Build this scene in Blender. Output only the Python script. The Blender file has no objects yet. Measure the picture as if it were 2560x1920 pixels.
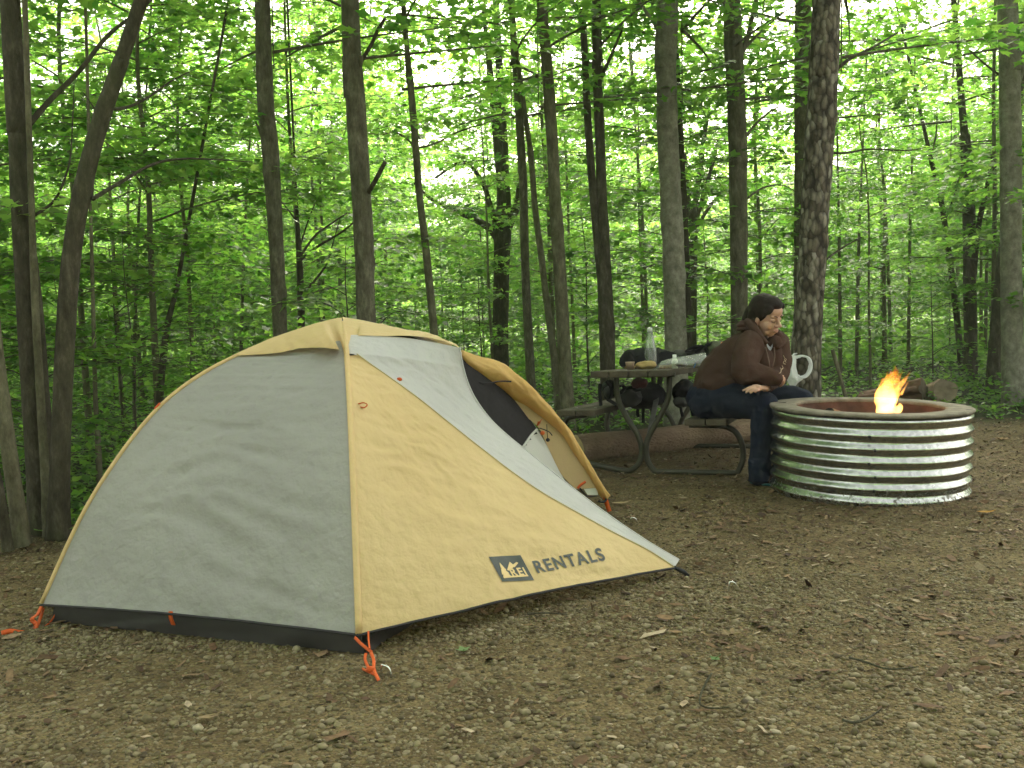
import bpy, bmesh, math, random
import numpy as np
from mathutils import Vector, Matrix, noise
from mathutils.bvhtree import BVHTree
Rd = math.radians
rnd = random.Random(11)
rng = np.random.default_rng(11)
scene = bpy.context.scene
COL = scene.collection
V3 = Vector

# ------------------------------------------------------------------ camera
EYE = V3((0, 0, 1.12)); FPX = 2512.0; PITCH = Rd(4.0); ROLL = Rd(2.2)
_F = V3((0, math.cos(PITCH), -math.sin(PITCH)))
_R0 = V3((1, 0, 0)); _U0 = V3((0, math.sin(PITCH), math.cos(PITCH)))
_R = _R0 * math.cos(ROLL) - _U0 * math.sin(ROLL)
_U = _R0 * math.sin(ROLL) + _U0 * math.cos(ROLL)
SC = 2560 / 2212


def ray(px, py):
    return (_F * FPX + _R * (px - 1280) - _U * (py - 960)).normalized()


def atY(px, py, y):
    d = ray(px, py)
    return EYE + d * (y / d.y)


def onplane(px, py, p0, n):
    d = ray(px, py)
    return EYE + d * ((p0 - EYE).dot(n) / d.dot(n))


def ground(px, py, z=0.0):
    return onplane(px, py, V3((0, 0, z)), V3((0, 0, 1)))


def proj(p):
    d = V3(p) - EYE; z = d.dot(_F); return 1280 + FPX * d.dot(_R) / z, 960 - FPX * d.dot(_U) / z


cam = bpy.data.cameras.new('camera'); camo = bpy.data.objects.new('camera', cam); COL.objects.link(camo)
camo.matrix_world = Matrix(((_R.x, _U.x, -_F.x, EYE.x), (_R.y, _U.y, -_F.y, EYE.y), (_R.z, _U.z, -_F.z, EYE.z), (0, 0, 0, 1)))
cam.sensor_width = 36; cam.lens = 36 * FPX / 2560; cam.clip_start = 0.05; cam.clip_end = 1500
scene.camera = camo

# ------------------------------------------------------------------ light
SUN_EL, SUN_AZ = Rd(40), Rd(14)
w = bpy.data.worlds.new('World'); scene.world = w; w.use_nodes = True
nt = w.node_tree; bg = nt.nodes['Background']
sky = nt.nodes.new('ShaderNodeTexSky'); sky.sky_type = 'NISHITA'; sky.sun_disc = False
sky.sun_elevation = SUN_EL; sky.sun_rotation = SUN_AZ
sky.air_density = 1.0; sky.dust_density = 4.0; sky.ozone_density = 1.0
hs = nt.nodes.new('ShaderNodeHueSaturation'); hs.inputs['Saturation'].default_value = 0.35
nt.links.new(sky.outputs[0], hs.inputs['Color']); tint = nt.nodes.new('ShaderNodeMix'); tint.data_type = 'RGBA'; tint.blend_type = 'MULTIPLY'; tint.inputs[0].default_value = 1; tint.inputs[7].default_value = (1.05, 1.0, .87, 1)
nt.links.new(hs.outputs[0], tint.inputs[6]); nt.links.new(tint.outputs[2], bg.inputs[0])
bg.inputs[1].default_value = 0.15
sl = bpy.data.lights.new('sun', 'SUN'); sl.energy = 3.8; sl.angle = Rd(22.0); sl.color = (1.0, 0.95, 0.78)
so = bpy.data.objects.new('sun', sl); COL.objects.link(so)
sdir = V3((math.sin(SUN_AZ) * math.cos(SUN_EL), math.cos(SUN_AZ) * math.cos(SUN_EL), math.sin(SUN_EL)))
so.rotation_euler = (-sdir).to_track_quat('-Z', 'Y').to_euler(); so.location = sdir * 60
scene.view_settings.view_transform = 'Standard'; scene.view_settings.look = 'None'
scene.view_settings.exposure = 2.3; scene.view_settings.gamma = 1
cy = scene.cycles
cy.max_bounces = 7; cy.diffuse_bounces = 3; cy.glossy_bounces = 3; cy.transmission_bounces = 6; cy.transparent_max_bounces = 8
cy.volume_bounces = 0; cy.caustics_reflective = False; cy.caustics_refractive = False
cy.sample_clamp_indirect = 6.0; cy.use_denoising = True
cy.use_adaptive_sampling = True; cy.adaptive_threshold = 0.02

# ------------------------------------------------------------------ materials


def newmat(name):
    m = bpy.data.materials.new(name); m.use_nodes = True
    return m, m.node_tree, m.node_tree.nodes['Principled BSDF']


def N(t, kind, **kw):
    n = t.nodes.new(kind)
    for k, v in kw.items():
        if k in n.inputs: n.inputs[k].default_value = v
        else: setattr(n, k, v)
    return n


def ramp(t, fac, stops):
    r = t.nodes.new('ShaderNodeValToRGB'); e = r.color_ramp.elements
    while len(e) < len(stops): e.new(0.5)
    for i, (p, c) in enumerate(stops):
        e[i].position = p; e[i].color = (c, c, c, 1) if isinstance(c, (int, float)) else (*c, 1)
    t.links.new(fac, r.inputs[0]); return r


def coords(t, scale=(1, 1, 1), kind='Object'):
    tc = t.nodes.new('ShaderNodeTexCoord'); mp = t.nodes.new('ShaderNodeMapping')
    mp.inputs['Scale'].default_value = scale; t.links.new(tc.outputs[kind], mp.inputs[0]); return mp.outputs[0]


def simple(name, c1, c2=None, scale=8, rough=0.7, metal=0.0, bump=0.0, bscale=60, stretch=(1, 1, 1), lo=0.35, hi=0.7, detail=6, bstretch=None, spec=0.4, bdist=0.01):
    """principled surface whose colour wanders between c1 and c2 by noise, with a noise bump"""
    m, t, b = newmat(name)
    b.inputs['Roughness'].default_value = rough; b.inputs['Metallic'].default_value = metal
    b.inputs['Specular IOR Level'].default_value = spec
    b.inputs['Base Color'].default_value = (*c1, 1)
    if c2:
        n = N(t, 'ShaderNodeTexNoise', Scale=scale, Detail=detail); t.links.new(coords(t, stretch), n.inputs['Vector'])
        r = ramp(t, n.outputs[0], [(lo, c1), (hi, c2)]); t.links.new(r.outputs[0], b.inputs['Base Color'])
    if bump:
        n = N(t, 'ShaderNodeTexNoise', Scale=bscale, Detail=5); t.links.new(coords(t, bstretch or stretch), n.inputs['Vector'])
        bp = N(t, 'ShaderNodeBump', Strength=bump, Distance=bdist); t.links.new(n.outputs[0], bp.inputs['Height']); t.links.new(bp.outputs[0], b.inputs['Normal'])
    return m


def cloth(name, c1, c2, transl=0.25, scale=3, rough=0.8, bump=0.25, bscale=14, stretch=(1, 1, 1)):
    """thin woven fabric: a little light passes through it"""
    m = simple(name, c1, c2, scale, rough, bump=bump, bscale=bscale, bstretch=stretch, spec=0.25, bdist=0.02)
    t = m.node_tree; b = t.nodes['Principled BSDF']; o = t.nodes['Material Output']
    tr = N(t, 'ShaderNodeBsdfTranslucent'); tr.inputs[0].default_value = (*[min(1, x * 1.1) for x in c2], 1)
    mx = N(t, 'ShaderNodeMixShader'); mx.inputs[0].default_value = transl
    t.links.new(b.outputs[0], mx.inputs[1]); t.links.new(tr.outputs[0], mx.inputs[2]); t.links.new(mx.outputs[0], o.inputs[0])
    return m


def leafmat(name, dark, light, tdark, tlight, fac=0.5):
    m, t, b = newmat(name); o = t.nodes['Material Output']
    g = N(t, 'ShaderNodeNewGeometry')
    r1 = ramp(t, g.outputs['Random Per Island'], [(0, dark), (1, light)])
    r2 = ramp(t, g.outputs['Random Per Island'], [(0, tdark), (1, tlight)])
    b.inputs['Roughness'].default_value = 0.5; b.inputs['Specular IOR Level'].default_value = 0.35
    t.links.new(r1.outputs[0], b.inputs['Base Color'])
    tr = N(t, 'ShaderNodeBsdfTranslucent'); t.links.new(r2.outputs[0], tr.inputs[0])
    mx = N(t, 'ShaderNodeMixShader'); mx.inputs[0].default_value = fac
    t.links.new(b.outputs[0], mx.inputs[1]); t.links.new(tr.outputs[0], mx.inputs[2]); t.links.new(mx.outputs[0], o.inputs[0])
    return m


def barkmat(name, c1, c2, c3, scale=(26, 26, 7), bump=0.8, spots=True, moss=(0.05, 0.07, 0.02), mossamt=0.45):
    m, t, b = newmat(name); b.inputs['Roughness'].default_value = 0.9; b.inputs['Specular IOR Level'].default_value = 0.2
    co = coords(t, scale)
    n = N(t, 'ShaderNodeTexNoise', Scale=1.0, Detail=10, Roughness=0.75); t.links.new(co, n.inputs['Vector'])
    r = ramp(t, n.outputs[0], [(0.3, c1), (0.52, c2), (0.72, c3)])
    big = N(t, 'ShaderNodeTexNoise', Scale=2.2, Detail=4); t.links.new(coords(t, (1, 1, 0.5)), big.inputs['Vector'])
    rb = ramp(t, big.outputs[0], [(0.48, 0.0), (0.68, mossamt)])
    mx = N(t, 'ShaderNodeMix', data_type='RGBA'); t.links.new(rb.outputs[0], mx.inputs[0]); t.links.new(r.outputs[0], mx.inputs[6]); mx.inputs[7].default_value = (*moss, 1)
    t.links.new(mx.outputs[2], b.inputs['Base Color'])
    bp = N(t, 'ShaderNodeBump', Strength=bump, Distance=0.025); t.links.new(n.outputs[0], bp.inputs['Height']); t.links.new(bp.outputs[0], b.inputs['Normal'])
    return m


# ------------------------------------------------------------------ mesh building
ORG = {}


def spline(pts, n):
    """Catmull-Rom through points of any dimension"""
    p = np.array([list(q) for q in pts], float); k = len(p)
    if k == 2: return [p[0] + (p[1] - p[0]) * i / (n - 1) for i in range(n)]
    out = []
    for i in range(n):
        s = i / (n - 1) * (k - 1); j = min(int(s), k - 2); f = s - j
        a, b, c, d = p[max(j - 1, 0)], p[j], p[j + 1], p[min(j + 2, k - 1)]
        out.append(0.5 * (2 * b + (c - a) * f + (2 * a - 5 * b + 4 * c - d) * f * f + (3 * b - a - 3 * c + d) * f ** 3))
    return out


def frames(path):
    P = [V3(p[:3]) for p in path]; n = len(P); T = []
    for i in range(n):
        t = P[min(i + 1, n - 1)] - P[max(i - 1, 0)]; T.append(t.normalized() if t.length > 1e-9 else V3((0, 0, 1)))
    a = V3((0, 0, 1)) if abs(T[0].z) < 0.9 else V3((1, 0, 0))
    u = T[0].cross(a).normalized(); out = []
    for i in range(n):
        u = (u - T[i] * u.dot(T[i])).normalized(); out.append((P[i], u, T[i].cross(u), T[i]))
    return out


class MB:
    def __init__(s): s.v = []; s.f = []; s.m = []; s.s = []

    def add(s, v, f, m=0, smooth=True):
        b = len(s.v); s.v += [tuple(p) for p in v]; s.f += [tuple(i + b for i in q) for q in f]
        s.m += [m] * len(f); s.s += [smooth] * len(f); return s

    def tube(s, path, rad, n=10, caps=True, m=0, flat=1.0, jit=None, closed=False):
        fr = frames(path); k = len(fr); v = []
        for i, (p, u, w_, t) in enumerate(fr):
            r = rad[i] if hasattr(rad, '__len__') else rad
            for j in range(n):
                a = 2 * math.pi * j / n; q = p + (u * math.cos(a) + w_ * math.sin(a) * flat) * (r * (jit(p, a) if jit else 1)); v.append(q)
        f = [(i * n + j, i * n + (j + 1) % n, (i + 1) * n + (j + 1) % n, (i + 1) * n + j) for i in range(k - 1) for j in range(n)]
        if closed: f += [((k - 1) * n + j, (k - 1) * n + (j + 1) % n, (j + 1) % n, j) for j in range(n)]
        elif caps: f += [tuple(range(n))[::-1], tuple((k - 1) * n + j for j in range(n))]
        return s.add(v, f, m)

    def grid(s, P, m=0, cu=False, cv=False):
        a, b = len(P), len(P[0]); v = [q for row in P for q in row]
        f = [(i * b + j, i * b + (j + 1) % b, ((i + 1) % a) * b + (j + 1) % b, ((i + 1) % a) * b + j) for i in range(a if cu else a - 1) for j in range(b if cv else b - 1)]
        return s.add(v, f, m)

    def box(s, c, size, ax=None, bev=0.004, m=0):
        bm = bmesh.new(); bmesh.ops.create_cube(bm, size=1)
        for q in bm.verts: q.co = V3((q.co.x * size[0], q.co.y * size[1], q.co.z * size[2]))
        if bev: bmesh.ops.bevel(bm, geom=list(bm.edges), offset=bev, segments=2, profile=0.6, affect='EDGES')
        bm.verts.index_update(); A = ax or (V3((1, 0, 0)), V3((0, 1, 0)), V3((0, 0, 1))); c = V3(c)
        s.add([c + A[0] * q.co.x + A[1] * q.co.y + A[2] * q.co.z for q in bm.verts], [[q.index for q in f.verts] for f in bm.faces], m, False)
        bm.free(); return s

    def blob(s, c, r, ax=None, nu=16, nv=12, amp=0.0, freq=3.0, seed=0, m=0):
        A = ax or (V3((1, 0, 0)), V3((0, 1, 0)), V3((0, 0, 1))); c = V3(c); v = []
        for i in range(nv + 1):
            th = math.pi * i / nv
            for j in range(nu):
                ph = 2 * math.pi * j / nu; d = V3((math.sin(th) * math.cos(ph), math.sin(th) * math.sin(ph), math.cos(th)))
                k = 1 + amp * noise.noise(d * freq + V3((seed, seed * 1.7, 0)))
                v.append(c + A[0] * d.x * r[0] * k + A[1] * d.y * r[1] * k + A[2] * d.z * r[2] * k)
        f = [(i * nu + j, (i + 1) * nu + j, (i + 1) * nu + (j + 1) % nu, i * nu + (j + 1) % nu) for i in range(nv) for j in range(nu)]
        return s.add(v, f, m)

    def lathe(s, prof, c, ax=None, n=32, m=0, cap=False):
        A = ax or (V3((1, 0, 0)), V3((0, 1, 0)), V3((0, 0, 1))); c = V3(c)
        P = [[c + A[2] * z + (A[0] * math.cos(2 * math.pi * j / n) + A[1] * math.sin(2 * math.pi * j / n)) * r for j in range(n)] for r, z in prof]
        s.grid(P, m, cv=True)
        if cap:
            for row in (P[0], P[-1]): s.add(row, [tuple(range(n))], m)
        return s

    def ribbon(s, path, width, side, m=0, th=0.0016):
        """a flat strap of some thickness along a path; side(i) or a fixed width direction"""
        fr = frames(path); rows = []
        for i, (p, u, w_, t) in enumerate(fr):
            sd = side[i] if isinstance(side, list) else side
            sd = (sd - t * sd.dot(t)).normalized(); nn = t.cross(sd)
            rows.append([p + sd * width / 2 + nn * th, p - sd * width / 2 + nn * th, p - sd * width / 2 - nn * th, p + sd * width / 2 - nn * th])
        s.grid(rows, m, cv=True); s.add(rows[0], [(0, 1, 2, 3)], m); s.add(rows[-1], [(3, 2, 1, 0)], m); return s

    def mesh(s, name, mats, org=V3((0, 0, 0))):
        me = bpy.data.meshes.new(name); me.from_pydata([tuple(V3(p) - org) for p in s.v], [], s.f)
        for x in (mats if isinstance(mats, (list, tuple)) else [mats]): me.materials.append(x)
        me.polygons.foreach_set('material_index', s.m); me.polygons.foreach_set('use_smooth', s.s)
        bm = bmesh.new(); bm.from_mesh(me); bmesh.ops.recalc_face_normals(bm, faces=bm.faces); bm.to_mesh(me); bm.free()
        return me

    def build(s, name, mats, parent=None, org=None):
        if parent is not None: org = ORG[parent.name]
        org = V3(org) if org is not None else V3((0, 0, 0))
        return link(name, s.mesh(name, mats, org), parent, org)


def link(name, me, parent=None, org=None):
    o = bpy.data.objects.new(name, me); COL.objects.link(o)
    if parent is not None: o.parent = parent; ORG[o.name] = ORG[parent.name]
    else:
        o.location = org if org is not None else (0, 0, 0); ORG[o.name] = V3(o.location)
    return o


def tag(o, label=None, cat=None, group=None, kind=None):
    if label: o['label'] = label
    if cat: o['category'] = cat
    if group: o['group'] = group
    if kind: o['kind'] = kind
    return o


def thing(name, label, cat, loc, group=None):
    o = bpy.data.objects.new(name, None); COL.objects.link(o); o.location = loc; o.empty_display_size = 0.1
    ORG[o.name] = V3(loc); return tag(o, label, cat, group)


def fuse(mb, voxel=0.008, smooth=4, disp=None):
    """melt overlapping shells into one continuous skin"""
    me = mb.mesh('melt', []); o = bpy.data.objects.new('melt', me); COL.objects.link(o)
    md = o.modifiers.new('r', 'REMESH'); md.mode = 'VOXEL'; md.voxel_size = voxel
    sm = o.modifiers.new('s', 'SMOOTH'); sm.factor = 0.5; sm.iterations = smooth
    dg = bpy.context.evaluated_depsgraph_get(); r = bpy.data.meshes.new_from_object(o.evaluated_get(dg))
    out = MB(); out.add([V3(v.co) for v in r.vertices], [tuple(p.vertices) for p in r.polygons])
    if disp:
        nn = [V3(v.normal) for v in r.vertices]
        out.v = [tuple(V3(p) + nn[i] * disp(V3(p), nn[i])) for i, p in enumerate(out.v)]
    bpy.data.objects.remove(o); bpy.data.meshes.remove(me); bpy.data.meshes.remove(r)
    return out


def polymesh(name, verts, k, mat, smooth=False):
    """many loose polygons of k corners each, from one (n*k,3) array"""
    me = bpy.data.meshes.new(name); n = len(verts) // k
    me.vertices.add(len(verts)); me.vertices.foreach_set('co', np.ascontiguousarray(verts, np.float32).ravel())
    me.loops.add(n * k); me.loops.foreach_set('vertex_index', np.arange(n * k, dtype=np.int32))
    me.polygons.add(n); me.polygons.foreach_set('loop_start', np.arange(0, n * k, k, dtype=np.int32)); me.polygons.foreach_set('loop_total', np.full(n, k, np.int32))
    me.materials.append(mat); me.update(calc_edges=True)
    return me
# ------------------------------------------------------------------ ground
# the clearing of gravel and dirt; beyond its edge the forest floor
EDGE = [(-9, 4.9), (-4.2, 5.0), (-2.2, 5.45), (-1.2, 7.0), (0.0, 8.3), (1.2, 9.0), (2.6, 9.35), (4.0, 9.0), (6.0, 8.2), (12, 7.6)]


def edge_y(x):
    return float(np.interp(x, [e[0] for e in EDGE], [e[1] for e in EDGE]))


def terrain(x, y):
    z = 0.0
    d = math.hypot(x, y)
    if d > 10: z += 0.12 * noise.noise(V3((x * .15, y * .15, 3))) * min(1, (d - 10) / 8)
    if y > 34: z += 0.0016 * (min(y, 120) - 34) ** 2
    b = y - edge_y(x)
    if b > 0: z += 0.03 * min(1, b) * (1 + noise.noise(V3((x * .8, y * .8, 9))))
    return z


def ground_mesh():
    xs = np.concatenate([np.linspace(-400, -40, 10), np.linspace(-34, -8, 14), np.linspace(-7, 7, 71), np.linspace(8, 34, 14), np.linspace(40, 400, 10)])
    ys = np.concatenate([np.linspace(-300, -20, 8), np.linspace(-14, 1, 8), np.linspace(1.5, 12, 64), np.linspace(12.6, 40, 24), np.linspace(45, 120, 14), np.linspace(160, 700, 6)])
    v = []; fm = []
    for y in ys:
        for x in xs:
            v.append((x, y, terrain(x, y))); b = (y - edge_y(x) + 0.5 * noise.noise(V3((x * 1.3, y * 1.3, 1))))
            fm.append(min(1, max(0, 0.5 + b * 1.1)))
    nx = len(xs)
    f = [(j * nx + i, j * nx + i + 1, (j + 1) * nx + i + 1, (j + 1) * nx + i) for j in range(len(ys) - 1) for i in range(nx - 1)]
    me = bpy.data.meshes.new('ground'); me.from_pydata(v, [], f)
    a = me.attributes.new('forest', 'FLOAT', 'POINT'); a.data.foreach_set('value', fm)
    me.polygons.foreach_set('use_smooth', [True] * len(f))
    m, t, b = newmat('ground_earth'); b.inputs['Roughness'].default_value = 0.95; b.inputs['Specular IOR Level'].default_value = 0.2
    co = coords(t)
    n1 = N(t, 'ShaderNodeTexNoise', Scale=3.0, Detail=9, Roughness=0.7); t.links.new(co, n1.inputs[0])
    c1 = ramp(t, n1.outputs[0], [(0.3, (0.07, 0.049, 0.022)), (0.5, (0.138, 0.102, 0.049)), (0.7, (0.195, 0.15, 0.078))])
    vo = N(t, 'ShaderNodeTexVoronoi', Scale=85.0, Randomness=1.0); t.links.new(co, vo.inputs[0])
    cs = ramp(t, vo.outputs['Color'], [(0.0, 0.45), (0.5, 0.95), (1.0, 1.5)])
    mu = N(t, 'ShaderNodeMix', data_type='RGBA', blend_type='MULTIPLY'); mu.inputs[0].default_value = 0.85
    t.links.new(c1.outputs[0], mu.inputs[6]); t.links.new(cs.outputs[0], mu.inputs[7])
    n2 = N(t, 'ShaderNodeTexNoise', Scale=6.0, Detail=8, Roughness=0.7); t.links.new(co, n2.inputs[0])
    c2 = ramp(t, n2.outputs[0], [(0.3, (0.018, 0.016, 0.008)), (0.5, (0.03, 0.034, 0.012)), (0.7, (0.035, 0.06, 0.014))])
    at = N(t, 'ShaderNodeAttribute', attribute_name='forest')
    mx = N(t, 'ShaderNodeMix', data_type='RGBA'); t.links.new(at.outputs['Fac'], mx.inputs[0]); t.links.new(mu.outputs[2], mx.inputs[6]); t.links.new(c2.outputs[0], mx.inputs[7])
    t.links.new(mx.outputs[2], b.inputs['Base Color'])
    b1 = N(t, 'ShaderNodeBump', Strength=0.9, Distance=0.012); t.links.new(vo.outputs['Distance'], b1.inputs['Height']); b1.invert = True
    b2 = N(t, 'ShaderNodeBump', Strength=0.6, Distance=0.03); t.links.new(n1.outputs[0], b2.inputs['Height']); t.links.new(b1.outputs[0], b2.inputs['Normal'])
    t.links.new(b2.outputs[0], b.inputs['Normal'])
    me.materials.append(m)
    return tag(link('ground', me), kind='structure')


ground_mesh()


def island_mat(name, stops, rough=0.8, bump=0.3):
    m, t, b = newmat(name); g = N(t, 'ShaderNodeNewGeometry')
    r = ramp(t, g.outputs['Random Per Island'], stops)
    n = N(t, 'ShaderNodeTexNoise', Scale=60.0, Detail=4); t.links.new(coords(t), n.inputs[0])
    rr = ramp(t, n.outputs[0], [(0.3, 0.65), (0.7, 1.25)])
    mu = N(t, 'ShaderNodeMix', data_type='RGBA', blend_type='MULTIPLY'); mu.inputs[0].default_value = 1
    t.links.new(r.outputs[0], mu.inputs[6]); t.links.new(rr.outputs[0], mu.inputs[7]); t.links.new(mu.outputs[2], b.inputs['Base Color'])
    b.inputs['Roughness'].default_value = rough; b.inputs['Specular IOR Level'].default_value = 0.3
    return m


def rotmats(n, tilt):
    """random yaw and a tilt of the normal away from up: (n,3,3)"""
    yaw = rng.uniform(0, 2 * np.pi, n); ti = np.abs(rng.normal(0, tilt, n)); az = rng.uniform(0, 2 * np.pi, n)
    c, s = np.cos(yaw), np.sin(yaw); Z = np.zeros(n); O = np.ones(n)
    Rz = np.stack([np.stack([c, -s, Z], -1), np.stack([s, c, Z], -1), np.stack([Z, Z, O], -1)], 1)
    kx, ky = np.cos(az), np.sin(az); ct, st = np.cos(ti), np.sin(ti); v = 1 - ct
    K = np.stack([np.stack([ct + kx * kx * v, kx * ky * v, ky * st], -1), np.stack([kx * ky * v, ct + ky * ky * v, -kx * st], -1), np.stack([-ky * st, kx * st, ct], -1)], 1)
    return K @ Rz


def pebbles():
    # rounded stones: a low sphere template pressed flat, each turned and scaled its own way; fewer corners far off
    mat = island_mat('river_stone', [(0, (0.06, 0.044, 0.02)), (0.35, (0.125, 0.098, 0.048)), (0.75, (0.18, 0.148, 0.08)), (0.97, (0.22, 0.18, 0.11)), (1, (0.3, 0.255, 0.175))], 0.7)
    VV, FF, off = [], [], 0
    for sub, n, ya, yb, pw, med, mx_ in ((2, 52000, 1.9, 4.1, 1.25, .0048, .016), (1, 90000, 3.4, 9.2, 1.4, .0048, .012)):
        bm = bmesh.new(); bmesh.ops.create_icosphere(bm, subdivisions=sub, radius=1)
        tv = np.array([v.co[:] for v in bm.verts]); tf = np.array([[v.index for v in f.verts] for f in bm.faces]); bm.free()
        y = ya + (yb - ya) * rng.random(n) ** pw; x = rng.uniform(-.62, .62, n) * y
        dens = np.array([noise.noise(V3((a * .9, b * .9, 4))) + .5 * noise.noise(V3((a * 3, b * 3, 2))) for a, b in zip(x, y)]); inside = np.array([b < edge_y(a) + .3 for a, b in zip(x, y)])
        keep = inside & (rng.random(n) < np.clip(0.68 + 0.7 * dens - 0.07 * np.clip(y - 4.2, 0, 5), 0.12, 1)); x, y = x[keep], y[keep]; n = len(x)
        s = np.exp(rng.normal(math.log(med), 0.5, n)).clip(0.002, mx_); s *= np.where(rng.random(n) < .012, 1.6, 1)
        sc = np.stack([s, s * rng.uniform(.6, 1, n), s * rng.uniform(.35, .75, n)], -1)
        vv = tv[None] * (1 + rng.normal(0, .09, (n, len(tv))))[:, :, None] * sc[:, None, :]
        vv = np.einsum('nij,nkj->nki', rotmats(n, .25), vv) + np.stack([x, y, sc[:, 2] * rng.uniform(-.3, .5, n)], -1)[:, None, :]
        k = len(tv); VV.append(vv.reshape(-1, 3)); FF.append((tf[None] + (np.arange(n) * k)[:, None, None]).reshape(-1, 3) + off); off += n * k
    vv = np.concatenate(VV); F = np.concatenate(FF); me = bpy.data.meshes.new('gravel')
    me.vertices.add(len(vv)); me.vertices.foreach_set('co', vv.astype(np.float32).ravel())
    me.loops.add(F.size); me.loops.foreach_set('vertex_index', F.astype(np.int32).ravel())
    me.polygons.add(len(F)); me.polygons.foreach_set('loop_start', np.arange(0, F.size, 3, dtype=np.int32)); me.polygons.foreach_set('loop_total', np.full(len(F), 3, np.int32))
    me.update(calc_edges=True); me.polygons.foreach_set('use_smooth', np.ones(len(F), bool)); me.materials.append(mat)
    tag(link('gravel', me), 'loose rounded river stones scattered over the dirt of the clearing', 'gravel', kind='stuff')


pebbles()


def litter():
    # wood chips, twigs and scraps of dead leaf lying on the dirt
    n = 60000; y = 2.2 + 7.2 * rng.random(n) ** .85; x = rng.uniform(-.62, .64, n) * y
    keep = np.array([(b < edge_y(a) + .4) and rng.random() < np.clip(.2 + .22 * (b - 3.4) + .5 * noise.noise(V3((a * 1.1, b * 1.1, 8))), .1, 1) for a, b in zip(x, y)])
    x, y = x[keep], y[keep]; n = len(x)
    L = np.exp(rng.normal(math.log(.011), .5, n)).clip(.004, .042); W = L * rng.uniform(.14, .5, n)
    base = np.array([(-1, -.6, 0), (-.2, -1, .12), (.7, -.7, 0), (1, .3, .06), (.2, 1, -.06), (-.8, .6, .08)])
    vv = base[None] * np.stack([L, W, L * .8], -1)[:, None, :] * (1 + rng.normal(0, .15, (n, 6, 1)))
    vv = np.einsum('nij,nkj->nki', rotmats(n, .3), vv) + np.stack([x, y, .004 + L * .18], -1)[:, None, :]
    me = polymesh('leaf_litter', vv.reshape(-1, 3), 6, island_mat('dead_leaf', [(0, (0.04, 0.022, 0.012)), (0.55, (0.12, 0.068, 0.034)), (0.9, (0.2, 0.125, 0.065)), (1, (0.36, 0.29, 0.2))], 0.8))
    tag(link('leaf_litter', me), 'brown wood chips and scraps of dead leaf strewn over the dirt', 'leaf litter', kind='stuff')


litter()
# ------------------------------------------------------------------ forest
BARK = {
    'brown': barkmat('brown_bark', (0.036, 0.031, 0.021), (0.12, 0.11, 0.077), (0.25, 0.235, 0.18), (22, 22, 8), mossamt=.35),
    'dark': barkmat('dark_bark', (0.02, 0.017, 0.011), (0.066, 0.058, 0.04), (0.15, 0.137, 0.1), (20, 20, 7), mossamt=.3),
    'pale': barkmat('pale_bark', (0.07, 0.067, 0.05), (0.2, 0.19, 0.152), (0.36, 0.35, 0.3), (11, 11, 9), 0.5, mossamt=.25, moss=(.1, .11, .06)),
    'olive': barkmat('olive_bark', (0.04, 0.036, 0.022), (0.125, 0.115, 0.075), (0.23, 0.215, 0.15), (18, 18, 7), 0.5, mossamt=.4),
}


def pinebark():
    m, t, b = newmat('flaky_bark'); b.inputs['Roughness'].default_value = 0.85; b.inputs['Specular IOR Level'].default_value = 0.25
    vo = N(t, 'ShaderNodeTexVoronoi', Scale=1.0, feature='F1'); wn = N(t, 'ShaderNodeTexNoise', Scale=9.0, Detail=4)
    co = coords(t, (27, 27, 13)); t.links.new(coords(t), wn.inputs[0])
    ad = N(t, 'ShaderNodeVectorMath', operation='MULTIPLY_ADD'); t.links.new(wn.outputs['Color'], ad.inputs[0]); ad.inputs[1].default_value = (1.4, 1.4, 1.4); t.links.new(co, ad.inputs[2])
    t.links.new(ad.outputs[0], vo.inputs[0])
    r = ramp(t, vo.outputs['Color'], [(0, (0.05, 0.04, 0.027)), (0.45, (0.125, 0.105, 0.078)), (0.75, (0.22, 0.195, 0.155)), (1, (0.42, 0.4, 0.35))])
    r2 = ramp(t, vo.outputs['Distance'], [(0.3, 1.0), (0.75, 0.3)])
    mu = N(t, 'ShaderNodeMix', data_type='RGBA', blend_type='MULTIPLY'); mu.inputs[0].default_value = 1; t.links.new(r.outputs[0], mu.inputs[6]); t.links.new(r2.outputs[0], mu.inputs[7])
    t.links.new(mu.outputs[2], b.inputs['Base Color'])
    bp = N(t, 'ShaderNodeBump', Strength=1.0, Distance=0.02); bp.invert = True; t.links.new(vo.outputs['Distance'], bp.inputs['Height']); t.links.new(bp.outputs[0], b.inputs['Normal'])
    return m


BARK['flaky'] = pinebark()
BARK['wood'] = barkmat('pale_far_bark', (0.06, 0.058, 0.034), (0.14, 0.135, 0.08), (0.24, 0.23, 0.15), (20, 20, 7), moss=(.1, .13, .05))  # paler copy of the olive bark: far stems' lightness put into the colour
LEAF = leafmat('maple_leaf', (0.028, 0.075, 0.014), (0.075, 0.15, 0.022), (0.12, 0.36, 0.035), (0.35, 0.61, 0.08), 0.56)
LEAFY = leafmat('sunlit_maple_leaf', (0.04, 0.1, 0.016), (0.1, 0.17, 0.022), (0.2, 0.48, 0.06), (0.46, 0.7, 0.13), 0.59)  # brighter copy of the maple leaf: sunlit glow put into its colour
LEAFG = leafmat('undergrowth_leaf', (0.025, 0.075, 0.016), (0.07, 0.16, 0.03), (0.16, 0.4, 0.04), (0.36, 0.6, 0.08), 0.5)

LOBED = np.array([(0, 0, 0), (.26, .02, .02), (.2, .2, 0), (.56, .42, -.06), (.24, .52, 0), (0, 1, -.14), (-.24, .52, 0), (-.56, .42, -.06), (-.2, .2, 0), (-.26, .02, .02)]) - np.array((0, .1, 0))
DIAM = np.array([(0, 0, 0), (.36, .45, .05), (0, 1, -.1), (-.36, .45, .05)])


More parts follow.
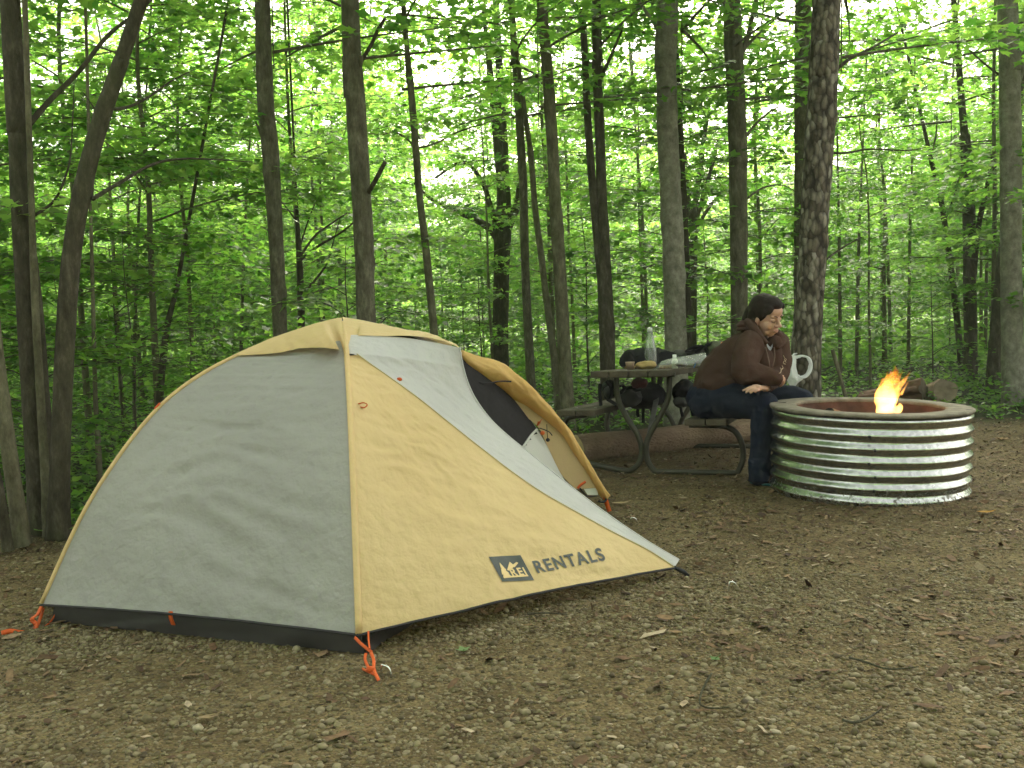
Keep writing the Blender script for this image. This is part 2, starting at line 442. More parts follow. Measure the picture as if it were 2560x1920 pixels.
def leaves(pos, yaw, size, tpl, tilt):
    n = len(pos); c, s = np.cos(yaw), np.sin(yaw)
    v = tpl[None] * size[:, None, None]
    x = v[:, :, 0] * c[:, None] - v[:, :, 1] * s[:, None]; y = v[:, :, 0] * s[:, None] + v[:, :, 1] * c[:, None]
    v = np.stack([x, y, v[:, :, 2]], -1)
    az = rng.uniform(0, 2 * np.pi, n); ti = rng.normal(0, tilt, n); kx, ky = np.cos(az), np.sin(az); ct, st = np.cos(ti), np.sin(ti); q = 1 - ct
    K = np.stack([np.stack([ct + kx * kx * q, kx * ky * q, ky * st], -1), np.stack([kx * ky * q, ct + ky * ky * q, -kx * st], -1), np.stack([-ky * st, kx * st, ct], -1)], 1)
    v = np.einsum('nij,nkj->nki', K, v)
    return (v + pos[:, None, :]).reshape(-1, 3)


def tree_variant(name, seed, H0, H1, R, nb, per, leaf, tpl, mat, bark, tilt=.45, taper=.6, trunk_r=.05, twigs=True, rise=.35, gap=.0, trunk=True):
    """meshes for (trunk, limbs, crown) of one kind of tree standing at the origin"""
    g = random.Random(seed); P = []; Y = []; S = []; wood = MB(); tr = MB()
    lean = [(g.uniform(-.03, .03) * h * h / H1, g.uniform(-.03, .03) * h * h / H1, h) for h in np.linspace(0, H1, 7)]
    tp = spline(lean, 22)
    if trunk: tr.tube(tp, [trunk_r * (1 + .35 * math.exp(-p[2] * 5)) * max(.12, 1 - taper * 1.3 * p[2] / H1) for p in tp], 9)
    for i in range(nb):
        u = (i + g.random()) / nb
        if g.random() < gap: continue
        h = H0 + (H1 - H0) * u; az = i * 2.4 + g.uniform(-.5, .5)
        L = R * (math.sin(math.pi * min(1, .18 + .82 * u) ** .8) * .75 + .25) * g.uniform(.6, 1.1)
        d = V3((math.cos(az), math.sin(az), 0)); sx = V3((-d.y, d.x, 0)); rs = rise * g.uniform(.4, 1.5)
        c = tp[min(21, int(h / H1 * 21))]; o = V3((c[0], c[1], h)); bend = g.uniform(-.25, .25)
        pt = lambda s: o + d * (L * s) + sx * (L * bend * s * s) + V3((0, 0, L * rs * (s - .7 * s * s)))
        bp = [pt(s) for s in np.linspace(0, 1, 7)]; br = trunk_r * .22 * (L / R) ** .8 + .003
        wood.tube(bp, [br * (1 - .85 * k / 6) for k in range(7)], 5, caps=False)
        nt_ = max(5, int(L * 6))
        for k in range(nt_):
            s = .18 + .82 * (k + g.random()) / nt_; q = pt(s); side = 1 if k % 2 else -1
            a2 = az + side * g.uniform(.5, 1.1); tl = L * (.5 - .3 * s) * g.uniform(.6, 1.2) + .15
            td = V3((math.cos(a2), math.sin(a2), g.uniform(-.22, .12)))
            if twigs: wood.tube([q, q + td * tl * .5, q + td * tl + V3((0, 0, -.05 * tl))], [.004, .003, .0015], 3, caps=False)
            m = max(3, int(per * tl)); ss = np.array([g.random() ** .8 for _ in range(m)]) * tl
            lat = np.array([g.gauss(0, .05 + .12 * tl) for _ in range(m)])
            px_ = np.array(q)[None] + np.outer(ss, np.array(td)) + np.outer(lat, (-math.sin(a2), math.cos(a2), 0)); px_[:, 2] += np.array([g.gauss(0, .03) for _ in range(m)]) - .05 * np.abs(lat)
            P.append(px_); Y.append(a2 - math.pi / 2 + np.array([g.gauss(0, .8) for _ in range(m)])); S.append(np.array([leaf * g.uniform(.6, 1.2) for _ in range(m)]))
    vv = leaves(np.concatenate(P), np.concatenate(Y), np.concatenate(S), tpl, tilt)
    if trunk: tr.add(wood.v, wood.f)
    if not trunk: wood.tube([q for q in tp if q[2] > H0 - .3], [.005 if q[2] < 5 else .03 * max(.15, 1 - q[2] / H1) for q in tp if q[2] > H0 - .3], 6)
    return (tr.mesh(name + '_trunk', bark) if trunk else None, wood.mesh(name + '_limbs', bark), polymesh(name + '_crown', vv, len(tpl), mat), H1)


def plant_tree(var, loc, rz, sc, name, label, cat, group=None, limbs=True):
    t = thing(name, label, cat, loc, group); t.rotation_euler = (0, 0, rz); t.scale = (sc, sc, sc)
    if var[0]: link('trunk', var[0], t)
    link('crown', var[2], t); return t


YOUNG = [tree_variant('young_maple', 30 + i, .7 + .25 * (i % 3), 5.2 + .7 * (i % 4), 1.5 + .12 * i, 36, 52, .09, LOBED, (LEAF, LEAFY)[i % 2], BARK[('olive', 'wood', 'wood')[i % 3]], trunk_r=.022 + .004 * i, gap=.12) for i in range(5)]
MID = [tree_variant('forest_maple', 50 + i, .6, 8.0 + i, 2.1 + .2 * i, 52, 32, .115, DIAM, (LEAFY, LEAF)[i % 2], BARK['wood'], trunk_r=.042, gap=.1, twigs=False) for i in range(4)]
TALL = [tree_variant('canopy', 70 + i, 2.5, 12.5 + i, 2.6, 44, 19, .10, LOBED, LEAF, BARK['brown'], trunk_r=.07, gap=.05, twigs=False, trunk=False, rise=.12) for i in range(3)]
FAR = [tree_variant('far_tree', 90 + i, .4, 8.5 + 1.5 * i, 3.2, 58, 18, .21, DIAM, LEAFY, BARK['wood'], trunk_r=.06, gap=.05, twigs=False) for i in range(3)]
BUSH = [tree_variant('bush', 110 + i, .15, 1.5 + .4 * i, .75 + .1 * i, 15, 26, .085, (LOBED, DIAM)[i % 2], (LEAFG, LEAF)[i % 2], BARK['dark'], trunk_r=.014, rise=.5) for i in range(4)]


GAPS = (-24.0, -16.5, -3.0, 11.5, 17.5)


def low_sky(x, y):
    """directions in which the wood opens and only low trees stand"""
    a = math.degrees(math.atan2(x, y)); return any(abs(a - g) < 2.2 for g in GAPS)


# ---- the trunks one can tell apart, each traced at its own distance
def hero(name, label, cat, pts, wid, d, bark, crown=None, branches=(), top=11.0, group=None, base=None, bumps=0.05, flare=.35, crown_rot=0.0, n=56):
    """pts: (x, y) down the trunk in the 2212-wide view, wid: trunk width there, d: metres from the camera"""
    W = [atY(x * SC, y * SC, d) for x, y in pts]
    a, b = W[-2], W[-1]
    f = b + (b - a) * ((b.z + .05) / max(1e-3, a.z - b.z)) if b.z > -.05 else b
    if b.z > .02: f = V3((f.x, f.y, -.05)); f.x = b.x + (f.x - b.x) * .6
    zb = terrain(f.x, f.y)
    path = list(W) + ([V3((f.x, f.y, zb - .06))] if b.z > .02 else [])
    u = (W[0] - W[1]).normalized(); hi = W[0] + u * ((top - W[0].z) / max(.3, u.z))
    path = [hi] + path
    rad = lambda px: px * SC / FPX * d / 2
    ws = [rad(wid[0]) * .35] + [rad(x) for x in wid]; ws += [ws[-1] * 1.12] * (len(path) - len(ws))
    q = spline([(*p, r) for p, r in zip(path, ws)], n * 2)
    sd = rnd.random() * 50
    mb = MB(); z0 = path[-1].z
    kn = [(rnd.uniform(-.2, 3.8), rnd.uniform(0, 6.28), rnd.uniform(.08, .22)) for _ in range(7)]
    jit = lambda p, an: 1 + bumps * noise.noise(V3((math.cos(an) * 1.5 + sd, math.sin(an) * 1.5, p.z * 2.2))) + bumps * .8 * noise.noise(V3((math.cos(an) * 2.5, math.sin(an) * 2.5 + sd, p.z * 7))) + sum(k[2] * math.exp(-((p.z - k[0]) / .05) ** 2) * max(0, math.cos(an - k[1])) ** 3 for k in kn if abs(p.z - k[0]) < .2) + flare * math.exp(-(p.z - z0) * 6) * (.6 + .4 * math.sin(an * 4 + sd))
    mb.tube([x[:3] for x in q], [max(.01, x[3]) for x in q], 18, jit=jit)
    loc = V3((path[-1].x, path[-1].y, zb)); t = thing(name, label, cat, loc, group)
    mb.build('trunk', BARK[bark], t)
    for br in branches:
        bp, r0, r1 = br[:3]; dd = br[3] if len(br) > 3 else 0.0
        k = len(bp); B = [atY(x * SC, y * SC, d + dd * i / (k - 1)) for i, (x, y) in enumerate(bp)]
        m = MB(); qq = spline([(*p, rad(r0) + (rad(r1) - rad(r0)) * i / (k - 1)) for i, p in enumerate(B)], k * 5); m.tube([x[:3] for x in qq], [x[3] for x in qq], 7)
        m.build('branch', BARK[br[4] if len(br) > 4 else bark], t)
    if crown is not None:
        cr = TALL[crown]; mid = hi if hi.z < 6 else path[0]
        for nm, me in (('limbs', cr[1]), ('crown', cr[2])):
            o = link(nm, me, t); o.rotation_euler = (0, 0, crown_rot); s = W[0] + u * ((5.5 - W[0].z) / max(.3, u.z)); o.location = (s.x - loc.x, s.y - loc.y, .4)
    return t


hero('leaning_maple', 'brown trunk leaning far to the right over the left edge of the clearing', 'tree', [(305, 0), (262, 130), (218, 260), (185, 380), (160, 510), (147, 640), (138, 800), (130, 1000), (127, 1165)], [28, 32, 35, 37, 38, 39, 40, 41, 43], 5.35, 'dark',
     [2, None][0], [([(200, 430), (250, 400), (330, 355), (400, 343), (470, 345), (545, 350)], 10, 2, .8), ([(240, 235), (275, 232), (320, 210), (370, 175), (420, 150)], 9, 2, .6), ([(225, 260), (205, 235), (180, 200)], 6, 2)])
hero('dark_maple', 'dark straight trunk rising beside the leaning brown trunk at the left edge', 'tree', [(22, 0), (30, 150), (38, 280), (44, 420), (52, 560), (60, 720), (70, 900), (80, 1060), (84, 1160)], [40, 40, 40, 40, 40, 40, 40, 41, 42], 5.5, 'dark',
     0, [([(62, 270), (110, 215), (170, 155), (235, 75), (300, 25), (345, -20)], 14, 6, .5), ([(75, 465), (120, 430), (148, 360), (155, 300), (160, 180)], 7, 2, .3), ([(55, 190), (40, 120), (5, 70)], 6, 2)])
hero('slender_trunk', 'pale slender stem pressed against the dark trunk at the left edge', 'tree', [(66, 380), (72, 560), (78, 700), (90, 900), (99, 1060), (103, 1165)], [13, 15, 16, 18, 19, 20], 5.45, 'olive', None, top=7)
hero('slender_trunk', 'thin dark stem standing between the dark trunk and the leaning brown trunk', 'tree', [(60, 420), (75, 560), (88, 690), (98, 830), (110, 1000), (116, 1150)], [10, 12, 14, 15, 17, 18], 5.8, 'dark', None, top=7)
hero('spotted_trunk', 'brown flecked trunk at the far left edge leaning left', 'tree', [(-20, 640), (-6, 780), (10, 900), (24, 1010), (38, 1100), (48, 1180)], [28, 30, 31, 32, 33, 34], 5.2, 'olive', None, top=6)
hero('spotted_trunk', 'dark stem cut off by the left edge, by the flecked trunk', 'tree', [(-34, 900), (-14, 1000), (2, 1080), (18, 1190)], [19, 20, 21, 22], 5.05, 'dark', None, top=4)
hero('thin_sapling_trunk', 'thin pale sapling stem standing just left of the grey tent wall', 'tree', [(204, 780), (206, 860), (212, 960), (216, 1080)], [9, 10, 12, 13], 6.6, 'olive', None, top=4)
hero('thin_sapling_trunk', 'dark sapling stem whose foot meets the left slope of the tent', 'tree', [(400, 520), (382, 620), (362, 700), (352, 780), (344, 880)], [8, 10, 13, 15, 16], 8.0, 'dark', None, [([(372, 690), (330, 720), (280, 745), (240, 740)], 4, 1.5, .3)], top=5)
hero('straight_maple', 'straight brown trunk left of the tent peak with a small burl halfway up', 'tree', [(567, 0), (570, 120), (574, 230), (584, 330), (594, 480), (600, 600), (606, 730)], [32, 33, 35, 36, 32, 31, 31], 7.6, 'brown', 1,
     [([(572, 310), (562, 285), (552, 262)], 9, 4)])
hero('straight_maple', 'thick brown trunk with two broken stubs directly behind the tent peak', 'tree', [(756, 0), (760, 120), (768, 215), (774, 320), (780, 420), (786, 520), (788, 600), (791, 700)], [38, 40, 43, 42, 41, 42, 40, 40], 7.3, 'brown', 0,
     [([(775, 140), (800, 100), (818, 62), (832, 40)], 9, 7, -.2, 'dark'), ([(792, 420), (808, 395), (832, 350)], 11, 9, -.2, 'dark'), ([(764, 165), (777, 140), (780, 120)], 16, 10, -.05)])
hero('slim_maple', 'slim pale stem between the tent peak and the forked tree', 'tree', [(872, 20), (880, 120), (890, 220), (898, 320), (906, 420), (918, 520), (928, 620), (938, 720)], [11, 13, 15, 15, 15, 16, 17, 18], 9.0, 'olive', 2,
     [([(898, 325), (880, 300), (850, 285), (826, 290), (770, 285)], 5, 2, .2), ([(900, 320), (940, 310), (990, 285), (1060, 262), (1100, 245)], 5, 2, .4), ([(908, 300), (895, 285), (880, 262)], 4, 2)])
hero('forked_tree', 'dark old tree forking low with a long crooked limb reaching left', 'tree', [(1078, 330), (1088, 420), (1086, 500), (1084, 560), (1082, 640), (1080, 760), (1082, 850)], [22, 30, 38, 34, 34, 37, 42], 13.0, 'dark', None,
     [([(1078, 520), (1060, 495), (1030, 475), (1000, 462), (960, 445), (925, 425), (895, 395)], 20, 5, .4), ([(1090, 505), (1106, 470), (1120, 430), (1125, 350), (1122, 250)], 22, 10), ([(1075, 500), (1058, 440), (1040, 390), (1000, 350), (940, 385)], 14, 5, -.3), ([(1088, 480), (1090, 380), (1085, 250), (1076, 100), (1070, -20)], 22, 14)], top=5)
hero('slim_maple', 'slim brown stem just right of the forked tree', 'tree', [(1104, 0), (1112, 120), (1122, 260), (1130, 400), (1134, 560), (1140, 700), (1148, 840)], [14, 15, 17, 18, 18, 19, 20], 10.5, 'brown', 1)
hero('slim_maple', 'slender wavering stem left of the smooth olive trunk', 'tree', [(1128, 200), (1146, 330), (1156, 450), (1170, 560), (1182, 660), (1198, 780), (1206, 870)], [10, 12, 13, 14, 15, 16, 17], 10.0, 'olive', None, top=8)
hero('smooth_trunk', 'smooth olive trunk bending to the right, left of the picnic table', 'tree', [(1170, 0), (1178, 100), (1186, 200), (1194, 330), (1200, 450), (1210, 600), (1219, 760), (1226, 880)], [22, 23, 24, 25, 26, 28, 29, 30], 9.3, 'olive', 0)
hero('twin_trunk', 'dark twin trunk joined low down, rising behind the left end of the picnic table', 'tree', [(1288, 0), (1290, 150), (1296, 300), (1300, 430), (1304, 560), (1310, 700), (1314, 860)], [19, 20, 21, 23, 30, 33, 34], 9.6, 'dark', 2,
     [([(1258, 20), (1264, 130), (1270, 260), (1280, 400), (1292, 530), (1300, 610)], 14, 20), ([(1300, 165), (1320, 120), (1346, 60)], 9, 5, .3)])
hero('pale_maple', 'pale smooth trunk with dark knots standing behind the glass bottle', 'tree', [(1443, 0), (1439, 90), (1440, 200), (1444, 330), (1450, 450), (1455, 560), (1459, 680), (1460, 800)], [43, 43, 44, 45, 46, 47, 47, 49], 9.4, 'pale', 1,
     [([(1430, 95), (1418, 60), (1395, 25), (1372, -10)], 10, 6)], bumps=.08)
hero('narrow_trunk', 'narrow dark trunk tucked behind the pale knotty trunk', 'tree', [(1470, 300), (1476, 420), (1480, 540), (1484, 660), (1486, 780)], [14, 16, 17, 18, 19], 11.0, 'dark', None, top=8)
hero('multi_stem_tree', 'small tree with several stems fanning upward in the middle distance', 'tree', [(1510, 380), (1502, 440), (1496, 500), (1494, 640), (1493, 780)], [12, 14, 22, 22, 24], 15.0, 'dark', None,
     [([(1496, 500), (1486, 420), (1480, 330)], 12, 6), ([(1498, 490), (1520, 420), (1540, 350), (1552, 300)], 12, 6), ([(1500, 500), (1545, 430), (1600, 380)], 9, 4)], top=6)
hero('forked_maple', 'tall brown trunk that forks near the top of the photo, behind the seated woman', 'tree', [(1580, 0), (1584, 90), (1590, 200), (1593, 320), (1595, 450), (1596, 580), (1597, 700), (1600, 860)], [36, 38, 38, 39, 38, 37, 36, 38], 10.0, 'brown', 2,
     [([(1600, 120), (1615, 80), (1628, 20), (1640, -30)], 12, 8), ([(1608, 105), (1650, 62), (1690, 30)], 7, 3, .2), ([(1606, 300), (1640, 260), (1680, 230)], 7, 3, .3), ([(1612, 430), (1650, 405), (1690, 400), (1720, 415)], 5, 2, .2)])
hero('straight_maple', 'dark straight trunk close behind the flaky barked trunk', 'tree', [(1735, 0), (1734, 100), (1734, 200), (1735, 300), (1733, 420), (1733, 560), (1733, 720)], [34, 34, 35, 35, 34, 34, 34], 10.6, 'brown', 0)
hero('flaky_barked_tree', 'thick tree with rough flaky reddish bark beside the seated woman', 'tree', [(1786, 0), (1782, 90), (1776, 220), (1768, 340), (1760, 460), (1752, 600), (1744, 720), (1738, 850)], [58, 60, 62, 62, 61, 60, 62, 68], 8.3, 'flaky', 1,
     [([(1800, 155), (1840, 125), (1890, 100), (1940, 70)], 9, 4, .3, 'dark'), ([(1792, 330), (1830, 330), (1880, 322), (1960, 325), (2000, 318)], 6, 2, .2, 'dark'), ([(1785, 560), (1820, 535), (1862, 512)], 5, 3, .1, 'dark')], bumps=.06)
hero('dark_maple', 'dark trunk with a slanting second stem in the woods at right', 'tree', [(2076, 200), (2084, 300), (2092, 420), (2094, 560), (2096, 700), (2098, 860)], [14, 22, 25, 26, 27, 30], 12.5, 'dark', 0,
     [([(2102, 600), (2112, 500), (2126, 430), (2150, 320)], 14, 8)], top=9)
hero('leaning_tree', 'near black trunk leaning to the right behind the grey trunk at right', 'tree', [(2180, 420), (2166, 560), (2156, 680), (2146, 800), (2142, 900)], [20, 24, 27, 29, 32], 11.2, 'dark', None, top=8)
hero('grey_trunk', 'tall grey trunk near the right edge with a forked top', 'tree', [(2176, 0), (2180, 120), (2182, 260), (2184, 400), (2184, 560), (2186, 700), (2190, 910)], [40, 42, 43, 43, 43, 44, 46], 9.8, 'pale', 2,
     [([(2196, 180), (2215, 110), (2228, 40)], 18, 12), ([(2170, 170), (2130, 140), (2090, 105)], 6, 3, .2, 'dark')])
hero('slim_maple', 'slim stem with steep side branches among the saplings at right', 'tree', [(1990, 250), (2010, 340), (2030, 420), (2046, 520), (2062, 640), (2078, 800)], [7, 9, 11, 12, 13, 14], 13.0, 'dark', None, [([(2010, 340), (2022, 290), (2024, 240)], 5, 2), ([(2040, 480), (2062, 420), (2078, 360)], 5, 2)], top=6)
hero('dead_sapling', 'dark bare branched sapling between the two brown trunks left of the tent peak', 'tree', [(638, 385), (641, 450), (646, 540), (650, 620), (652, 720)], [5, 7, 11, 14, 15], 9.2, 'dark', None,
     [([(648, 555), (680, 510), (720, 480), (750, 460)], 6, 3, .2), ([(650, 560), (690, 530), (740, 500), (775, 470)], 7, 3, -.2), ([(642, 480), (620, 450), (602, 430)], 4, 2), ([(646, 540), (668, 470), (690, 420)], 4, 2), ([(651, 640), (700, 580), (715, 540), (735, 470)], 6, 2, .3)], top=4)
for k, (x, dd) in enumerate([(1850, 14), (1925, 17), (1962, 15), (2128, 16), (1815, 12.5), (1400, 15), (520, 12), (700, 14), (290, 9.5)]):
    lx = rnd.uniform(-14, 14)
    hero('thin_sapling_trunk', 'thin bare sapling stem in the green depth of the woods', 'tree', [(x + lx * 2, 330), (x + lx, 480), (x + lx * .4, 640), (x, 800)], [4, 6, 7, 8], dd, ('brown', 'olive', 'olive')[k % 3], None, top=5.5, group='thin sapling stems in the woods', flare=.1, n=12)

# ---- leafy young trees, then the deeper wood, then the far wood
spots = []


def free(x, y, r):
    return all((x - a) ** 2 + (y - b) ** 2 > r * r for a, b in spots)


def scatter(n, y0, y1, r, margin, tries=4000):
    out = []; k = 0
    while len(out) < n and k < tries:
        k += 1; y = rnd.uniform(y0, y1); x = rnd.uniform(-.84, .84) * y + rnd.uniform(-1, 1)
        if y < edge_y(x) + margin or not free(x, y, r): continue
        spots.append((x, y)); out.append((x, y))
    return out


_gap = lambda x, y, lo: lo if (y > 10.5 and low_sky(x, y)) else 1.0
for x, y in [(-3.6, 6.6), (-4.6, 7.6), (-2.9, 8.2), (-3.9, 9.2), (-2.0, 9.6), (-5.2, 6.3)] + scatter(36, 9.5, 17, 1.1, 1.2):
    v = rnd.choice(YOUNG); plant_tree(v, (x, y, terrain(x, y)), rnd.uniform(0, 6.28), rnd.uniform(.8, 1.15) * _gap(x, y, .62), 'young_maple', 'leafy young maple filling the green understorey behind the campsite', 'tree', 'young maples behind the campsite')
for x, y in scatter(72, 15, 31, 1.5, 2):
    v = rnd.choice(MID); plant_tree(v, (x, y, terrain(x, y)), rnd.uniform(0, 6.28), rnd.uniform(.75, 1.1) * _gap(x, y, .6), 'forest_maple', 'leafy forest tree deep in the woods beyond the campsite', 'tree', 'leafy trees deeper in the woods')
for x, y in scatter(58, 31, 60, 2.6, 2):
    v = rnd.choice(FAR); plant_tree(v, (x, y, terrain(x, y)), rnd.uniform(0, 6.28), rnd.uniform(.8, 1.2) * _gap(x, y, .62), 'distant_tree', 'distant sunlit tree seen only as bright green through the gaps', 'tree', 'distant trees at the back of the woods', limbs=False)
spots = []
for x, y in [(-3.0, 6.2), (-3.7, 5.9), (-2.6, 6.9), (-4.4, 6.4)] + scatter(96, 7, 24, .8, .5):
    v = rnd.choice(BUSH); plant_tree(v, (x, y, terrain(x, y)), rnd.uniform(0, 6.28), rnd.uniform(.6, 1.15), 'leafy_bush', 'low leafy green bush at the foot of the trees around the clearing', 'bush', 'bushes around the clearing')


def far_undergrowth():
    n = 9000; y = 15 + 32 * rng.random(n) ** 1.2; x = rng.uniform(-.72, .72, n) * y; P = []
    for a, b in zip(x, y):
        m = rng.integers(5, 11); h = .15 + .75 * rng.random() ** 1.5; k = rng.uniform(.12, .35)
        P.append(np.stack([a + rng.normal(0, k, m), b + rng.normal(0, k, m), terrain(a, b) + .03 + h * rng.random(m)], -1))
    P = np.concatenate(P); n = len(P)
    tag(link('undergrowth', polymesh('far_undergrowth', leaves(P, rng.uniform(0, 6.28, n), rng.uniform(.08, .17, n), DIAM, .5), 4, LEAFY)), 'green ground plants between the trees deep in the woods', 'undergrowth', kind='stuff')


far_undergrowth()


def undergrowth():
    n = 9000; y = 4.9 + 17 * rng.random(n) ** 1.5; x = rng.uniform(-.66, .66, n) * y
    off = np.array([b - edge_y(a) for a, b in zip(x, y)]); keep = off > .05 + .35 * rng.random(n); x, y, off = x[keep], y[keep], off[keep]
    P = []; Y = []; S = []
    for a, b, o in zip(x, y, off):
        m = rng.integers(4, 11); h = (.04 + .3 * rng.random() ** 1.5) * min(1, .3 + o * .5); z0 = terrain(a, b); k = rng.uniform(.03, .13)
        q = np.stack([a + rng.normal(0, k, m), b + rng.normal(0, k, m), z0 + .02 + h * rng.random(m)], -1); P.append(q); Y.append(rng.uniform(0, 6.28, m)); S.append(rng.uniform(.03, .085, m))
    me = polymesh('undergrowth', leaves(np.concatenate(P), np.concatenate(Y), np.concatenate(S), DIAM, .5), 4, LEAFG)
    tag(link('undergrowth', me), 'low green seedlings and ground plants covering the forest floor', 'undergrowth', kind='stuff')


undergrowth()


def far_woods():
    """the wood's far side and the rest of the ring of trees round the clearing: leaf masses too deep to count"""
    P = []
    for k in range(190):
        a = rng.uniform(-.95, .95); r = rng.uniform(62, 78); c = np.array((math.sin(a) * r, math.cos(a) * r, 0)); z0 = terrain(c[0], c[1]); h = rng.uniform(6, 13) * (.6 if low_sky(c[0], c[1]) else 1); m = 170
        q = rng.normal(0, 1, (m, 3)); q /= np.linalg.norm(q, axis=1)[:, None]; q *= rng.random((m, 1)) ** .4
        P.append(c + q * (3.2, 3.2, h / 2) + (0, 0, z0 + h / 2))
    P = np.concatenate(P); n = len(P)
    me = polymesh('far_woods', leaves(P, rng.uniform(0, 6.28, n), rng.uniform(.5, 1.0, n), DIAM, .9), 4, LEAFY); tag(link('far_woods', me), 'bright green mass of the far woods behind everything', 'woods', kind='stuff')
    P = []
    for k in range(52):
        a = math.pi + (rng.uniform(-.75, .75) if k < 34 else rng.choice((-1, 1)) * rng.uniform(.75, 1.9)); r = rng.uniform(7, 12); c = np.array((math.sin(a) * r, math.cos(a) * r, 0)); h = rng.uniform(9, 15) if k < 34 else rng.uniform(3, 7); m = 520  # added out of view: tall in the middle, low at the sides, to shape reflections
        q = rng.normal(0, 1, (m, 3)); q /= np.linalg.norm(q, axis=1)[:, None]; q *= rng.random((m, 1)) ** .5
        P.append(c + q * (1.9, 1.9, h / 2) + (0, 0, h / 2 + .2))
    P = np.concatenate(P); n = len(P)
    me = polymesh('woods', leaves(P, rng.uniform(0, 6.28, n), rng.uniform(.2, .4, n), DIAM, .7), 4, LEAF); tag(link('woods', me), 'the wood closing the clearing on its near side', 'woods', kind='stuff')


far_woods()


def haze():
    """the pale damp air of the wood, in which far leaves go soft and light"""
    m = bpy.data.materials.new('woodland_air'); m.use_nodes = True; t = m.node_tree; t.nodes.clear(); o = N(t, 'ShaderNodeOutputMaterial')
    v = N(t, 'ShaderNodeVolumePrincipled'); v.inputs['Color'].default_value = (.95, 1, .88, 1); v.inputs['Density'].default_value = .0021; v.inputs['Anisotropy'].default_value = .2
    t.links.new(v.outputs[0], o.inputs['Volume'])
    mb = MB(); mb.box((0, 30, 11.5), (240, 200, 27), bev=0); tag(mb.build('haze', m), kind='stuff')


haze()
# ------------------------------------------------------------------ tent
GREYFLY = cloth('grey_fly', (0.335, 0.325, 0.31), (0.38, 0.37, 0.35), .22, 2.5, .62, .5, 26)
LIGHTFLY = cloth('light_grey_fly', (0.57, 0.56, 0.56), (0.62, 0.61, 0.61), .3, 2.5, .62, .5, 26)
GOLDFLY = cloth('gold_fly', (0.68, 0.5, 0.25), (0.73, 0.55, 0.29), .25, 2.5, .62, .5, 26)
ROLLFLY = cloth('rolled_gold_fly', (0.66, 0.43, 0.16), (0.72, 0.48, 0.19), .3, 3, .75, .4, 30)
TANFLY = cloth('backlit_fly_inner', (0.5, 0.36, 0.2), (0.54, 0.39, 0.22), .35, 3, .8)  # inner face of the gold fly, its backlit tan put into the colour
WHITEFAB = cloth('white_ripstop', (0.62, 0.62, 0.58), (0.66, 0.66, 0.62), .3, 3, .8)
MESHFAB = cloth('dark_mosquito_net', (0.012, 0.011, 0.012), (0.02, 0.018, 0.02), .04, 30, .9)
TUBFAB = simple('coated_floor', (0.02, 0.017, 0.018), (0.032, 0.027, 0.028), 6, .5, bump=.3, bscale=15)
HEM = simple('black_binding', (0.02, 0.018, 0.02), None, rough=.8)
ORANGE = simple('orange_webbing', (0.62, 0.1, 0.012), (0.52, 0.075, 0.01), 40, .6, bump=.3, bscale=300)
CORD = simple('black_cord', (0.012, 0.012, 0.014), None, rough=.7)
STEEL = simple('bright_steel', (0.75, 0.75, 0.73), (0.6, 0.6, 0.58), 30, .25, metal=1.0)

FN, FL = ground(914, 1637), ground(132, 1556)          # floor corners nearest the camera
FN.z = FL.z = 0
ed = (FL - FN).normalized(); pd = V3((-ed.y, ed.x, 0)); pd = pd if pd.y > 0 else -pd
TL = 2.2
CT = (FN + FL) / 2 + pd * TL / 2
FNR, FLR = FN + pd * TL, FL + pd * TL                  # the two far corners


def vplane(px, py, a, b):
    """where the ray meets the upright plane through a and b"""
    d = (b - a); return onplane(px, py, a, V3((d.y, -d.x, 0)).normalized())


# the pole's profile read off the left silhouette: share of the way to the middle, and height
PROF = []
for x, y in [(104, 1510), (208, 1285), (310, 1125), (405, 1013), (500, 940), (602, 886), (700, 845), (790, 815), (884, 797)]:
    q = vplane(x, y, FL, CT); s = (q - FL).dot((CT - FL).normalized()) / (CT - FL).length; PROF.append((max(-.05, s), q.z))
PROF[-1] = (1.0, PROF[-1][1])
PROF = [PROF[0]] + sorted(PROF[1:])


def pz(t): return float(np.interp(t, [p[0] for p in PROFS], [p[1] for p in PROFS]))


PROFS = [(PROF[0][0], PROF[0][1])] + [tuple(q) for q in spline(PROF, 60)[1:]]
PROFS = sorted(PROFS)
ZT = PROF[-1][1]
t0 = PROF[0][0]


def pole(c, t):
    q = c + (CT - c) * t; return V3((q.x, q.y, pz(t)))


tent = thing('tent', 'grey and gold two person dome tent with its side door rolled open', 'tent', CT)


def wr(x, y, seed, a=.004, sx=3.0, sy=9.0):
    """creases of the cloth, as real relief: two sets of ridges that cross, and crumple between them"""
    p = V3((x * sx + y * 1.4, y * sy - x * 1.8, seed)); q = p + V3((noise.noise(p * .5 + V3((5, 1, 0))), noise.noise(p * .5 + V3((1, 9, 0))), 0)) * 1.3
    p2 = V3((x * sx * 1.9 - y * 5, y * sy * .45 + x * 4, seed + 3)); q2 = p2 + V3((noise.noise(p2 * .6), noise.noise(p2 * .6 + V3((2, 5, 0))), 0))
    rg = lambda v: 1 - abs(noise.noise(v)) * 2
    k = .55 + .9 * noise.noise(V3((x * 1.6, y * 2.0, seed + 8)))
    return a * (rg(q) * (.8 + k * .4) + rg(q2) * .35 + .45 * rg(q * 2.3) + .3 * rg(q2 * 3.1 + V3((3, 0, 7))))


